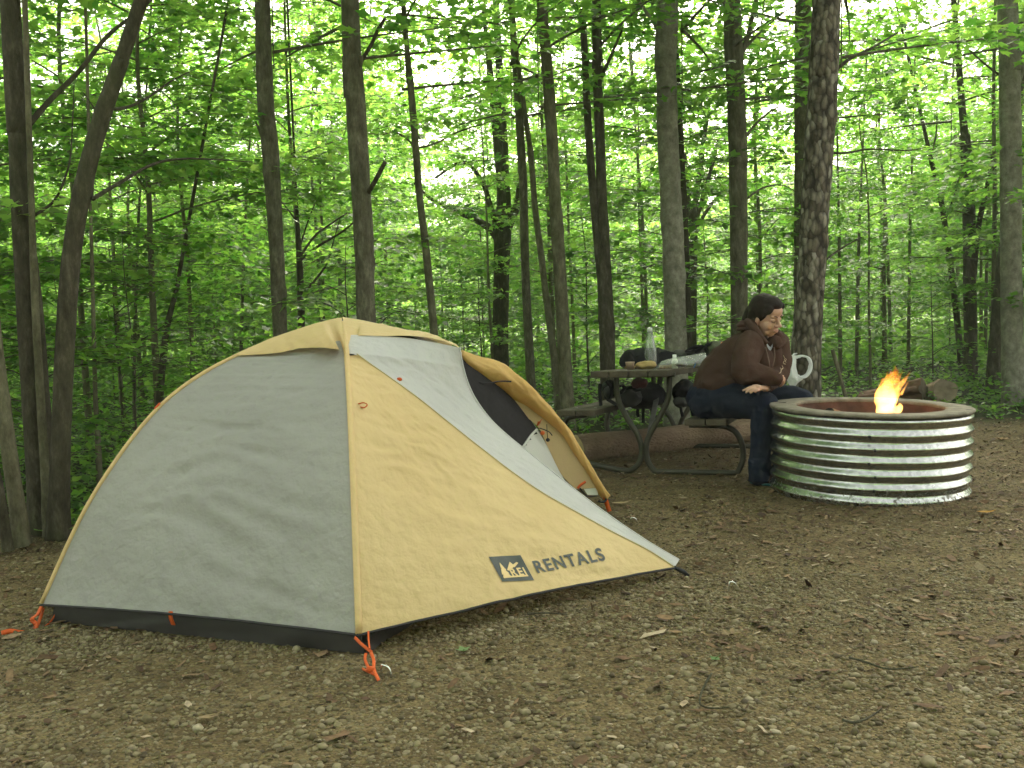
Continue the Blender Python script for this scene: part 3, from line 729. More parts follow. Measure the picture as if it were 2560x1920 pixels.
def panel(Lf, Rt, n, m, sag, nrm, seed, amp=.004, sx=3, sy=9, ends=True, curve=None):
    """cloth between two edge curves given as functions of w (0 top, 1 bottom)"""
    rows = []
    for i in range(n + 1):
        w_ = i / n; a, b = Lf(w_), Rt(w_); row = []
        for j in range(m + 1):
            u = j / m; q = a + (b - a) * u
            e = math.sin(math.pi * u) ** .6 * min(1, w_ * 12) if ends else 1
            k = (a - b).length
            q = q + nrm * (-sag * 4 * u * (1 - u) * math.sin(math.pi * min(1, .12 + w_ * .8)) + wr(u * k, w_ * 1.5, seed, amp, sx, sy) * e)
            if curve: q = q + curve(u, w_)
            row.append(q)
        rows.append(row)
    return rows


TW = lambda w_: 1 + (t0 - 1) * w_
# near end wall (grey)
pL = lambda w_: pole(FL, TW(w_)); pN = lambda w_: pole(FN, TW(w_))
nr_end = (-pd + V3((0, 0, .5))).normalized()
# corner of the fly at the near pole is read off the photo
NF = atY(897, 1585, FN.y - .01)
pN0 = pN; dN = NF - pole(FN, t0)
pN = lambda w_: pN0(w_) + dN * max(0, (w_ - .4) / .6) ** 2
end_rows = panel(pL, pN, 120, 90, .035, nr_end, 2, .0115, 2.4, 16, curve=lambda u, w_: V3((0, 0, .012 * math.sin(math.pi * u) * max(0, w_ - .9) * 10)))
mb = MB(); mb.grid(end_rows); mb.build('end_wall', GREYFLY, tent, 0)
bvh_end = BVHTree.FromPolygons(mb.v, mb.f)
# far end wall and the closed far side, out of sight from the camera
MX = lambda v: V3((2 * CT.x - v.x, 2 * CT.y - v.y, v.z))
mb = MB(); mb.grid([[MX(q) for q in row[::3]] for row in end_rows[::3]]); mb.build('end_wall', GREYFLY, tent)

# --- right side: door edge E, seam B between gold and light grey, near pole seam S
VT = onplane(1685, 1418, V3((0, 0, .045)), V3((0, 0, 1)))
VE = VT + (onplane(1697, 1399, V3((0, 0, .062)), V3((0, 0, 1))) - VT)
E = [vplane(x * SC, y * SC, CT, VT) for x, y in [(993, 751), (1000, 790), (1012, 830), (1030, 866), (1060, 906), (1098, 942), (1138, 974), (1190, 1016), (1250, 1064), (1320, 1116), (1400, 1170)]] + [VE]
Ef = lambda w_: V3(spline(E, 241)[int(round(w_ * 240))])
ES = [V3(q) for q in spline(E, 241)]
Ef = lambda w_: ES[min(240, int(round(w_ * 240)))]


def seam_at(y):
    return min((i / 800 for i in range(801)), key=lambda k: abs(proj(pN(k))[1] - y))


wS1, wS0 = seam_at(886), seam_at(837)
S1, S0 = pN(wS1), pN(wS0)
Bp = [(892, 886)] + [(x * SC, y * SC) for x, y in [(800, 787), (850, 822), (905, 862), (960, 906), (1010, 946), (1060, 985), (1110, 1023), (1170, 1064), (1240, 1104), (1320, 1148), (1400, 1189)]] + [(1685, 1418)]
BS = [V3(q) for q in spline([atY(x, y, S1.y + (VT.y - S1.y) * ((x - 892) / (1685 - 892))) for x, y in Bp], 241)]
Bf = lambda w_: BS[min(240, int(round(w_ * 240)))]
Sf = lambda w_: pN(wS1 + (1 - wS1) * w_)
nr_side = ((VT - CT).normalized() + V3((0, -.5, .9))).normalized()
gold_rows = panel(Sf, Bf, 110, 100, .02, nr_side, 31, .008, 4.0, 8.0, curve=lambda u, w_: V3((0, 0, .012 * math.sin(math.pi * u) * max(0, w_ - .9) * 10)))
gold_rows = [[r[0] - (r[6] - r[0]).normalized() * .012 + nr_side * .002] + r for r in gold_rows]
mb = MB(); mb.grid(gold_rows); gold = mb.build('side_wall', GOLDFLY, tent)
bvh_gold = BVHTree.FromPolygons(mb.v, mb.f)


def Lg(w_):
    if w_ < .1: return S0 + (S1 - S0) * (w_ / .1)
    return Bf((w_ - .1) / .9)


top_c = lambda u, w_: V3((0, 0, .02 * math.sin(math.pi * u) * max(0, 1 - w_ * 6)))
grey_rows = panel(Lg, Ef, 120, 50, .012, nr_side, 47, .0065, 6.0, 7.0, curve=top_c)
grey_rows = [([r[0] - (r[6] - r[0]).normalized() * .012] if i < 14 else [r[0]]) + r for i, r in enumerate(grey_rows)]
mb = MB(); mb.grid(grey_rows); mb.build('door_panel', LIGHTFLY, tent)
bvh_grey = BVHTree.FromPolygons(mb.v, mb.f)
# hidden side: the same vestibule closed, light both halves
mb = MB(); mb.grid([[MX(q) for q in row[::4]] for row in gold_rows[::4]]); mb.build('side_wall', GOLDFLY, tent)
mb = MB(); mb.grid([[MX(q) for q in row[::4]] for row in grey_rows[::4]]); mb.build('door_panel', LIGHTFLY, tent)
fl = lambda w_: MX(Ef(w_)); fr = lambda w_: pole(FL, 1 + (t0 - 1) * (.25 + .75 * w_))
mb = MB(); mb.grid(panel(fl, fr, 40, 24, .01, V3((-1, 0, .5)).normalized(), 3)); mb.build('door_panel', GOLDFLY, tent)

# --- gold cap over the top
dir_up = V3((0, 0, 1))
low = [(598, 890), (640, 889), (687, 885), (725, 879), (763, 872), (813, 871), (850, 873), (876, 876), (893, 880)]
lowp = []
for x, y in spline(low, 33):
    d = ray(x, y); h = bvh_end.ray_cast(EYE, d)
    lowp.append(h[0] - d * .012 if h[0] else atY(x, y, CT.y - .2))
tl = 1 - (lowp[0] - CT).xy.length / (FL - CT).xy.length
up = [pole(FL, tl + (1 - tl) * i / 32) + V3((0, -.004, .008)) for i in range(33)]
rows = []
for k in range(13):
    f = k / 12; rows.append([up[i] + (lowp[i] - up[i]) * f + nr_end * (.022 * math.sin(math.pi * f) * math.sin(math.pi * i / 32) + wr(i / 32 * .9, f * .2, 71, .006, 6, 6) * (1 if 0 < i < 32 else 0)) for i in range(33)])
    rows[-1] = [q + (pN(wS1 * f) + nr_end * .013 - rows[-1][32]) * ((i / 32) ** 3) for i, q in enumerate(rows[-1])]
mb = MB(); mb.grid(rows); mb.build('vent_flap', GOLDFLY, tent)
lowr = [(893, 880), (894, 850), (897, 838), (955, 839), (1005, 838), (1050, 840), (1079, 844), (1110, 852), (1139, 864), (1150, 870)]
lr = [(*p, 0) for p in lowr]; LW = [S1] + [atY(x, y, S0.y + (E[0].y - S0.y) * ((x - 896) / 254)) + V3((0, 0, -.002)) for x, y in lowr[1:]]
LW = [V3(q) for q in spline(LW, 33)]
te = .56
UPR = [pole(FNR, 1 - (1 - te) * i / 32) + V3((0, 0, .01)) for i in range(33)]
mb = MB(); mb.grid([[UPR[i] + (LW[i] - UPR[i]) * f + V3((0, 0, 1)) * (.012 * math.sin(math.pi * f) + wr(i / 32, f * .3, 81, .006, 5, 5) * math.sin(math.pi * f)) for i in range(33)] for f in [k / 10 for k in range(11)]])
mb.build('roof_cap', GOLDFLY, tent)
# back half of the roof, seen only from the other side
mb = MB(); mb.grid([[MX(UPR[i] + (LW[i] - UPR[i]) * f) for i in range(0, 33, 2)] for f in [k / 5 for k in range(6)]]); mb.build('roof_cap', GOLDFLY, tent)

# --- poles' sleeves, seam trims and hems
sl = lambda c, a, b, n=50: [pole(c, a + (b - a) * i / (n - 1)) for i in range(n)]
mb = MB(); mb.tube([p + V3((0, 0, .003)) for p in sl(FL, t0, .97)], .009, 8); mb.build('pole_sleeve', GOLDFLY, tent)
mb = MB(); mb.tube(sl(FNR, .5, .98), .01, 8); mb.build('pole_sleeve', LIGHTFLY, tent)
mb = MB(); mb.tube(sl(FLR, t0, .97), .009, 8); mb.build('pole_sleeve', GOLDFLY, tent)
seam = [pN(i / 59) + (nr_end + nr_side).normalized() * .003 for i in range(60)]
mb = MB(); mb.tube([q for q in seam[4:]], .0115, 10, flat=.8); mb.build('seam_trim', GOLDFLY, tent)
mb = MB(); mb.tube([q + V3((0, -.004, -.003)) for q in end_rows[-1]], .0075, 8, flat=.6); mb.build('hem', HEM, tent)
mb = MB(); mb.tube([q + V3((0, -.004, -.003)) for q in gold_rows[-1]], .0075, 8, flat=.6); mb.build('hem', HEM, tent)
mb = MB(); mb.tube([Ef(i / 60) for i in range(61)], .006, 8, flat=.6); mb.build('hem', LIGHTFLY, tent)
mb = MB(); mb.tube([BS[i] + V3((0, -.002, .003)) for i in range(0, 241, 6)], .0022, 6); mb.build('seam_trim', simple('seam_thread', (.5, .42, .2), None), tent)

# --- tub floor
mb = MB(); inn = .02; top = []; bot = []
cs = [FN, FNR, FLR, FL]
for c in cs:
    dd = (CT - c).normalized(); dd.z = 0
    bot.append(c + dd * .005 + V3((0, 0, .004))); top.append(c + dd * .05 + V3((0, 0, .14)))
for i in range(4):
    a, b, c, d = bot[i], bot[(i + 1) % 4], top[(i + 1) % 4], top[i]
    o = ((a + b) / 2 - CT); o.z = 0; o.normalize()
    mb.grid([[(a + (b - a) * u) + ((d + (c - d) * u) - (a + (b - a) * u)) * v + o * (wr(u * 2, v * .3, 90 + i, .006, 4, 8) + .012 * math.sin(math.pi * v)) for u in [k / 30 for k in range(31)]] for v in [k / 8 for k in range(9)]])
mb.add(bot, [(0, 1, 2, 3)]); mb.build('floor_tub', TUBFAB, tent)

# --- inner tent seen through the open door: dark net above, white cloth below a slanting edge
IN = []
for i in range(91):
    w_ = .03 + .97 * i / 90; row = []
    for j in range(71):
        u = .04 + .96 * j / 70; q = pN(w_ * .95) + (pole(FNR, TW(w_)) - pN(w_ * .95)) * u; q = q + (CT + V3((0, 0, .3)) - q).normalized() * (.03 * (1 - u) + .004 + .03 * math.sin(math.pi * u)); q.z = max(q.z, .05); row.append(q)
    IN.append(row)
wl = lambda p: (lambda x, y: (x - (1100 + 706 / 3.317)) * (862 - 1032) / 3.317 - (y - (800 + 1032 / 3.317)) * (850 - 706) / 3.317)(*proj(p))
mw_, mn_ = MB(), MB()
for i in range(90):
    for j in range(70):
        f = [IN[i][j], IN[i][j + 1], IN[i + 1][j + 1], IN[i + 1][j]]; c = (f[0] + f[1] + f[2] + f[3]) / 4
        (mw_ if wl(c) < 0 else mn_).add(f, [(0, 1, 2, 3)])
for m_, nm, mt in ((mw_, 'inner_wall', WHITEFAB), (mn_, 'mesh_window', MESHFAB)):
    o = m_.build(nm, mt, tent); bm = bmesh.new(); bm.from_mesh(o.data); bmesh.ops.remove_doubles(bm, verts=bm.verts, dist=1e-5); bm.to_mesh(o.data); bm.free()
bvi = BVHTree.FromPolygons([tuple(q) for r in IN for q in r], [(i * 71 + j, i * 71 + j + 1, (i + 1) * 71 + j + 1, (i + 1) * 71 + j) for i in range(90) for j in range(70)])
bd = [bvi.ray_cast(EYE, ray(1100 + x / 3.317, 800 + y / 3.317)) for x, y in spline([(690, 1052), (706, 1030), (750, 965), (800, 910), (852, 858), (880, 835)], 24)]
bd = [h[0] - ray(*proj(h[0])) * .012 for h in bd if h[0]]
if len(bd) > 3: mb = MB(); mb.tube(bd, .007, 6); mb.build('mesh_window_binding', WHITEFAB, tent)
# inner tent roof so that nothing shows through from above
# --- rolled up half of the door, strapped along the far pole
Z7 = lambda x, y, off=0.0: vplane(1100 + x / 3.317, 800 + y / 3.317, FNR, CT) + V3((ed * -1)) * off
rp = [(175, 275, 70), (240, 330, 135), (320, 378, 165), (430, 428, 210), (540, 495, 215), (660, 590, 195), (780, 685, 172), (880, 770, 150), (965, 852, 125), (1050, 950, 105), (1150, 1110, 92), (1240, 1255, 84), (1320, 1385, 84), (1378, 1462, 84)]
RP = spline([(*Z7(x, y), w_ * .000305) for x, y, w_ in rp], 200)
roll = MB(); roll.tube([q[:3] for q in RP], [q[3] for q in RP], 48, flat=.8, jit=lambda p, a: 1 + .13 * (1 - 2 * abs(noise.noise(V3((a * .9 + p.z * 9, p.z * 3, p.x * 3))))) + .03 * noise.noise(p * 60) + .16 * noise.noise(V3((p.x * 9 + math.cos(a) * 1.2, p.z * 9, math.sin(a) * 1.2 + p.y * 5))) + .11 * math.sin(a * 2 + p.z * 14) * min(1, max(0, (p.z - .35) * 3)))
ro = roll.build('rolled_door', ROLLFLY, tent)
mb = MB()
mb.tube([Z7(x, y) - pd * .16 for x, y in spline([(186, 352), (300, 425), (400, 485), (500, 505), (590, 488), (685, 490)], 30)], .0045, 6)
mb.build('zip', HEM, ro)
e0 = V3(RP[-1][:3]); mb = MB(); mb.tube([Z7(x, y) - pd * .03 for x, y in spline([(1330, 1495), (1370, 1500), (1398, 1468), (1408, 1430)], 12)], .007, 6); mb.build('binding', HEM, ro)
lf = [V3(q) for q in spline([Z7(400, 560), Z7(570, 692), Z7(800, 866), Z7(860, 965), Z7(925, 1105), Z7(1010, 1275), Z7(1130, 1400)], 30)]
rt = [V3(RP[int(51 + i * 4.6)][:3]) for i in range(30)]
mb = MB(); mb.grid([[lf[i] + (rt[i] - lf[i]) * f - pd * .01 for i in range(30)] for f in (0, .25, .5, .75, 1)]); mb.build('door_inner_face', TANFLY, tent)
mb = MB(); mb.grid([[Z7(1190, 1400), Z7(1300, 1392)], [Z7(1225, 1450), Z7(1312, 1452)]]); mb.build('door_corner', WHITEFAB, tent)
mb = MB(); mb.tube([Z7(x, y) - pd * .015 for x, y in [(1168, 1390), (1200, 1432), (1230, 1460), (1305, 1455)]], .004, 6); mb.build('door_cord', CORD, tent)


def strap(pts, wid, side, name='strap', mat=None, n=14, org=tent):
    m = MB(); m.ribbon(spline(pts, n), wid, side); return m.build(name, mat or ORANGE, org)


strap([Z7(845, 862) - pd * .06, Z7(868, 835) - pd * .085, Z7(890, 812) - pd * .09], .02, V3((.6, 0, .6)))
strap([Z7(1160, 1385) - pd * .04, Z7(1190, 1355) - pd * .05, Z7(1235, 1325) - pd * .06], .014, V3((.3, 0, .8)))
mb = MB(); mb.blob(Z7(893, 922) - pd * .08, (.012, .012, .011)); mb.build('toggle', ORANGE, tent)
mb = MB(); mb.blob(Z7(937, 978) - pd * .08, (.011, .011, .01)); mb.build('toggle', CORD, tent)
mb = MB(); mb.tube([Z7(x, y) - pd * .08 for x, y in spline([(870, 882), (910, 895), (950, 915), (972, 942)], 10)], .003, 5); mb.tube([Z7(x, y) - pd * .08 for x, y in [(928, 850), (930, 905), (936, 975)]], .002, 5); mb.build('toggle_cord', CORD, tent)
STK = ground(1524, 1284)
strap([V3(RP[-1][:3]) - pd * .02, (V3(RP[-1][:3]) + STK) / 2 - pd * .01, STK + V3((0, 0, .012))], .024, V3((1, 0, .3)))
# loops sewn on the walls
q = pN((1 - .62) / (1 - t0)); hp = vplane(905, 1014, FN, CT)
hp2 = bvh_gold.ray_cast(EYE, ray(906, 1013))[0] or hp
m = MB(); m.ribbon(spline([hp2 + V3((-.014, -.012, .006)), hp2 + V3((.008, -.022, .011)), hp2 + V3((.022, -.024, .003)), hp2 + V3((.008, -.02, -.008)), hp2 + V3((-.014, -.01, -.002))], 20), .007, V3((0, -1, .3))); m.build('guy_loop', ORANGE, tent)
h3 = (bvh_grey.ray_cast(EYE, ray(999, 948))[0] or bvh_gold.ray_cast(EYE, ray(999, 949))[0] or hp)
m = MB(); m.blob(h3 + V3((0, -.008, 0)), (.011, .006, .0075), amp=.3); m.build('guy_loop', ORANGE, tent)
h4 = pole(FL, 1.3 * .0 + .235); qx = vplane(403, 1016, FL, CT)
m = MB(); m.tube([qx + V3((-.022, -.01, -.03)), qx + V3((-.02, -.01, -.006)), qx + V3((-.002, -.01, .014))], [.006, .009, .006], 6, flat=.6); m.build('guy_loop', ORANGE, tent)
# corner straps and the stakes that hold them
tb = lambda a, b, u, h: a + (b - a) * u + V3((0, 0, h))
mid = (FN + (FL - FN) * .55); mw = ground(477, 1555); mw = FN + (FL - FN) * ((FN - atY(477, 1555, FN.y)).xy.length * 0 + .565)
strap([mw - pd * .03 + V3((0, 0, .098)), mw - pd * .032 + V3((0, 0, .075)), mw - pd * .02 + V3((0, 0, .045))], .017, ed, 'floor_loop')
gN = ground(946, 1686)
zk = lambda x, y, d_=0: atY(860 + x / 10.37, 1560 + y / 10.37, FN.y + d_)
strap([zk(280, 345, -.02), zk(430, 500, -.06), zk(600, 640, -.1), zk(720, 730, -.13)], .010, V3((.5, 0, .7)))
strap([zk(630, 190, -.02), zk(640, 420, -.08), zk(665, 640, -.12)], .006, V3((1, 0, 0)))
strap([zk(700, 740, -.14), zk(770, 930, -.17), zk(770, 1110, -.2), zk(800, 1250, -.23), zk(900, 1460, -.26)], .010, V3((1, 0, 0)))
strap([zk(570, 760, -.12), zk(545, 900, -.15), zk(600, 1060, -.18), zk(690, 1200, -.21)], .009, V3((1, 0, 0)))
strap([zk(480, 1160, -.17), zk(580, 1210, -.19), zk(700, 1270, -.22), zk(830, 1330, -.24)], .007, V3((.2, 0, 1)))
m = MB(); m.blob(zk(690, 1180, -.215), (.014, .008, .01), amp=.4); m.build('buckle', ORANGE, tent)
zl = lambda x, y, d_=0: atY(x / 11.06, 1480 + y / 11.06, FL.y + d_)
strap([zl(1150, 400, -.01), zl(1050, 600, -.03), zl(900, 720, -.05), zl(900, 800, -.05), zl(1000, 900, -.06), zl(900, 1130, -.08)], .016, V3((1, 0, .3)))
strap([zl(1200, 440, 0), zl(1100, 760, -.03), zl(960, 1100, -.08)], .012, V3((1, 0, 0)))
strap([zl(1580, 500, 0), zl(1420, 800, -.02), zl(1150, 1020, -.05), zl(950, 1120, -.08)], .007, V3((.3, 0, 1)))
strap([zl(2100, 1000, -.03), zl(1600, 1080, -.05), zl(1150, 1140, -.08), zl(880, 1150, -.09)], .006, V3((0, 0, 1)))
strap([zl(900, 1150, -.08), zl(560, 1130, -.1), zl(280, 1090, -.12), zl(40, 1150, -.14)], .02, V3((0, .3, 1)))
m = MB(); m.box(zl(880, 1240, -.1), (.018, .008, .01), bev=.002); m.build('buckle', ORANGE, tent)
m = MB(); m.tube([VT, VT + (ground(1725, 1437) - VT) * .6, ground(1722, 1440)], [.007, .01, .006], 8); m.build('corner_cord', CORD, tent)


def stake(loc, ang, label):
    """a bent wire peg: hooked head above the soil, point below"""
    a = V3((math.cos(ang), math.sin(ang), 0)); loc = V3(loc); loc.z = 0
    m = MB(); m.tube(spline([loc + a * .028 + V3((0, 0, .006)), loc + a * .022 + V3((0, 0, .026)), loc + a * .006 + V3((0, 0, .034)), loc + a * -.006 + V3((0, 0, .02)), loc - a * .008 + V3((0, 0, -.12))], 20), .0032, 8)
    return tag(m.build('tent_stake', STEEL, org=loc), label, 'tent stake', 'steel stakes pegging the tent')


stake(ground(958, 1690), -.35, 'hooked steel tent stake at the near corner of the tent')
stake(ground(1580, 1311), .2, 'hooked steel tent stake below the end of the rolled tent door')
stake(ground(1826, 1477), .3, 'steel tent stake sticking up alone in the dirt right of the tent tip')

# --- printed mark on the gold wall: dark square with trees and peaks, then the word
INK = simple('slate_ink', (0.075, 0.082, 0.085), (0.095, 0.1, 0.1), 20, .75)
INKG = simple('unprinted_gold', (0.68, 0.5, 0.25), (0.73, 0.55, 0.29), 5, .75)


def onwall(x, y, lift):
    d = ray(x, y); h = bvh_gold.ray_cast(EYE, d); nn = h[1]
    if nn.dot(d) > 0: nn = -nn
    return h[0] + nn * lift


def quadmap(c, u, v):
    """bilinear position inside four photo corners (tl, tr, br, bl)"""
    a = [c[0][k] + (c[1][k] - c[0][k]) * u for k in (0, 1)]; b = [c[3][k] + (c[2][k] - c[3][k]) * u for k in (0, 1)]
    return a[0] + (b[0] - a[0]) * v, a[1] + (b[1] - a[1]) * v


ZL = lambda x, y: (1200 + x / 4.096, 1340 + y / 4.096)
SQ = [ZL(86, 216), ZL(412, 198), ZL(552, 455), ZL(226, 470)]
mb = MB(); mb.grid([[onwall(*quadmap(SQ, i / 16, j / 16), .0025) for i in range(17)] for j in range(17)]); lg = mb.build('printed_emblem', INK, tent)


def flatpoly(bmx, outline, corners, lift):
    """fill an outline given in unit square coordinates, finely cut, and lay it on the wall"""
    bm = bmesh.new(); vs = [bm.verts.new((x, y, 0)) for x, y in outline]; bm.faces.new(vs); bmesh.ops.triangulate(bm, faces=bm.faces)
    bmesh.ops.subdivide_edges(bm, edges=[e for e in bm.edges if e.calc_length() > .12], cuts=2, use_grid_fill=True); bmesh.ops.triangulate(bm, faces=bm.faces)
    bm.verts.index_update(); bmx.add([onwall(*quadmap(corners, v.co.x, v.co.y), lift) for v in bm.verts], [[v.index for v in f.verts] for f in bm.faces]); bm.free()


def letters(txt, corners, lift, bmx, squeeze=1.0):
    cu = bpy.data.curves.new('t', 'FONT'); cu.body = txt; cu.space_character = 1.2; cu.offset = .028
    o = bpy.data.objects.new('t', cu); COL.objects.link(o); dg = bpy.context.evaluated_depsgraph_get(); me = bpy.data.meshes.new_from_object(o.evaluated_get(dg))
    bm = bmesh.new(); bm.from_mesh(me); bmesh.ops.subdivide_edges(bm, edges=[e for e in bm.edges if e.calc_length() > .25], cuts=2); bmesh.ops.triangulate(bm, faces=bm.faces)
    xs = [v.co.x for v in bm.verts]; ys = [v.co.y for v in bm.verts]; x0, x1, y0, y1 = min(xs), max(xs), min(ys), max(ys); bm.verts.index_update()
    bmx.add([onwall(*quadmap(corners, (v.co.x - x0) / (x1 - x0), 1 - (v.co.y - y0) / (y1 - y0)), lift) for v in bm.verts], [[v.index for v in f.verts] for f in bm.faces])
    bm.free(); bpy.data.objects.remove(o); bpy.data.meshes.remove(me); bpy.data.curves.remove(cu)


mb = MB()
# a fir at the left, the peaks' outline, and a base the letters stand out of
mk = []
for o in ([(.227, .25), (.275, .42), (.25, .42), (.31, .56), (.28, .56), (.345, .70), (.31, .70), (.35, .80), (.10, .83), (.14, .72), (.10, .72), (.165, .58), (.135, .58), (.195, .42), (.175, .42)],
          [(.33, .56), (.545, .24), (.60, .36), (.76, .26), (.80, .30), (.62, .46), (.545, .34), (.38, .60)],
          [(.10, .80), (.88, .78), (.89, .84), (.10, .87)]):
    flatpoly(mb, o, SQ, .0042)
letters('REI', [quadmap(SQ, .40, .52), quadmap(SQ, .88, .48), quadmap(SQ, .88, .79), quadmap(SQ, .40, .8)], .0042, mb)
mb.build('mark', INKG, lg)
mb = MB(); letters('RENTALS', [ZL(525, 262), ZL(1228, 122), ZL(1290, 252), ZL(590, 385)], .003, mb); mb.build('printed_lettering', INK, tent)
# ------------------------------------------------------------------ fire ring, fire, wood
def galv():
    m, t, b = newmat('galvanised_steel'); b.inputs['Metallic'].default_value = 1.0
    n = N(t, 'ShaderNodeTexVoronoi', Scale=55.0); t.links.new(coords(t), n.inputs[0])
    r = ramp(t, n.outputs['Color'], [(0, (.33, .34, .325)), (.6, (.45, .46, .44)), (1, (.56, .57, .54))])
    # mud splashed up from the ground and run marks
    sp = N(t, 'ShaderNodeTexNoise', Scale=26.0, Detail=8, Roughness=.75); t.links.new(coords(t, (1, 1, .8)), sp.inputs[0])
    tc = t.nodes.new('ShaderNodeTexCoord'); sx = N(t, 'ShaderNodeSeparateXYZ'); t.links.new(tc.outputs['Object'], sx.inputs[0])
    lowb = N(t, 'ShaderNodeMapRange'); lowb.inputs[1].default_value = 0.0; lowb.inputs[2].default_value = 0.24; lowb.inputs[3].default_value = .2; lowb.inputs[4].default_value = -.09; t.links.new(sx.outputs[2], lowb.inputs[0])
    ad = N(t, 'ShaderNodeMath', operation='ADD'); t.links.new(sp.outputs[0], ad.inputs[0]); t.links.new(lowb.outputs[0], ad.inputs[1])
    mk = ramp(t, ad.outputs[0], [(.7, 0.0), (.78, 1.0)])
    mx = N(t, 'ShaderNodeMix', data_type='RGBA'); t.links.new(mk.outputs[0], mx.inputs[0]); t.links.new(r.outputs[0], mx.inputs[6]); mx.inputs[7].default_value = (.1, .075, .045, 1)
    t.links.new(mx.outputs[2], b.inputs['Base Color'])
    rr = ramp(t, mk.outputs[0], [(0, .27), (1, .85)]); t.links.new(rr.outputs[0], b.inputs['Roughness'])
    iv = ramp(t, mk.outputs[0], [(0, 1.0), (1, 0.0)]); t.links.new(iv.outputs[0], b.inputs['Metallic'])
    bn = N(t, 'ShaderNodeTexNoise', Scale=5.0, Detail=3); t.links.new(coords(t), bn.inputs[0])
    bp = N(t, 'ShaderNodeBump', Strength=.4, Distance=.03); t.links.new(bn.outputs[0], bp.inputs['Height']); t.links.new(bp.outputs[0], b.inputs['Normal'])
    return m


GALV = galv()
RIMM = simple('dusty_rim', (.13, .112, .083), (.24, .21, .165), 14, .85, bump=.5, bscale=70)
RUST = simple('rusty_steel', (.07, .035, .026), (.17, .08, .058), 7, .85, bump=.5, bscale=30)
ASH = simple('ash', (.06, .05, .045), (.2, .18, .165), 12, .95, bump=1, bscale=40)
CHAR = simple('charred_wood', (.012, .01, .009), (.05, .04, .035), 14, .9, bump=1, bscale=40)
BOLT = simple('dark_bolt', (.04, .038, .035), None, rough=.5, metal=.6)
RC = ground(2168, 1221); RC.z = 0; RR = .567; RH = .5
tiltm = Matrix.Rotation(Rd(2.0), 4, 'Y') @ Matrix.Rotation(Rd(.4), 4, 'X')
ring = thing('fire_ring', 'round fire ring of corrugated galvanised steel with a dusty flat rim', 'fire ring', RC)
TX = lambda p: RC + (tiltm @ V3(p)) + V3((0, 0, -.01))
pitch = .0735
mb = MB(); prof = []
for i in range(181):
    z = -.03 + (RH + .022) * i / 180; ph = (RH - .034 - z) / pitch
    s = math.cos(2 * math.pi * ph); prof.append((RR - .0095 + .0095 * s, z))
nseg = 200
rowsr = []
for r, z in prof:
    row = []
    for j in range(nseg):
        a = 2 * math.pi * j / nseg
        # each sheet bends a little by itself: slightly flattened between its bolts
        rr = r + .006 * noise.noise(V3((math.cos(a) * 2.6, math.sin(a) * 2.6, z * 4))) + .002 * math.cos(3 * a)
        row.append(TX((rr * math.cos(a), rr * math.sin(a), z)))
    rowsr.append(row)
mb.grid(rowsr, cv=True); mb.build('corrugated_wall', GALV, ring)
# lap of two sheets facing the camera
a_seam = math.atan2(-1, -.24)
mb = MB()
mb.grid([[TX(((r + .003) * math.cos(a), (r + .003) * math.sin(a), z)) for a in [a_seam - .004 - .2 * k / 12 for k in range(13)]] for r, z in prof[4:]])
mb.build('lap_plate', GALV, ring)
for k, (da, zi) in enumerate([(-.1, 1), (-.1, 3), (-.05, 2), (-.04, 4), (-.05, 5)]):
    a = a_seam + da; z = RH - .045 - zi * pitch + pitch * .1; m = MB(); m.blob(TX(((RR + .004) * math.cos(a), (RR + .004) * math.sin(a), z)), (.009, .009, .009)); m.build('bolt', BOLT, ring)
mb = MB(); iR = .42
mb.lathe([(RR - .012, RH - .012), (RR + .004, RH - .01), (RR + .007, RH), (RR + .003, RH + .007), (RR - .02, RH + .009), (iR + .02, RH + .008), (iR, RH + .006), (iR - .002, RH - .003), (iR, RH - .012)], (0, 0, 0), n=120)
mb.v = [TX((p[0] + .002 * noise.noise(V3(p) * 7), p[1], p[2] + .003 * noise.noise(V3(p) * 6))) for p in mb.v]; mb.build('rim', RIMM, ring)
mb = MB(); mb.lathe([(iR + .004, RH + .001), (iR + .004, RH - .1), (iR + .01, RH - .25), (iR + .012, .1)], (0, 0, 0), n=96); mb.v = [TX(p) for p in mb.v]; mb.build('liner', RUST, ring)
for a, r in [(2.75, .5), (.25, .53), (-.55, .54), (-2.2, .52)]:
    m = MB(); m.blob(TX((r * math.cos(a), r * math.sin(a), RH + .008)), (.022, .012, .003), amp=.3); m.build('rim_hole_patch', BOLT, ring)  # flat dark blobs on the rim: the shade of holes put into colour
# ash bed
mb = MB(); P = []
for i in range(14):
    r = .45 * i / 13; P.append([TX((r * math.cos(2 * math.pi * j / 60), r * math.sin(2 * math.pi * j / 60), .3 + .06 * (1 - (r / .45) ** 2) + .025 * noise.noise(V3((r * 12 * math.cos(j / 9.5), r * 12 * math.sin(j / 9.5), 2))))) for j in range(60)])
mb.grid(P, cv=True); tag(mb.build('ash', ASH), 'grey ash bed inside the fire ring', 'ash', kind='stuff')


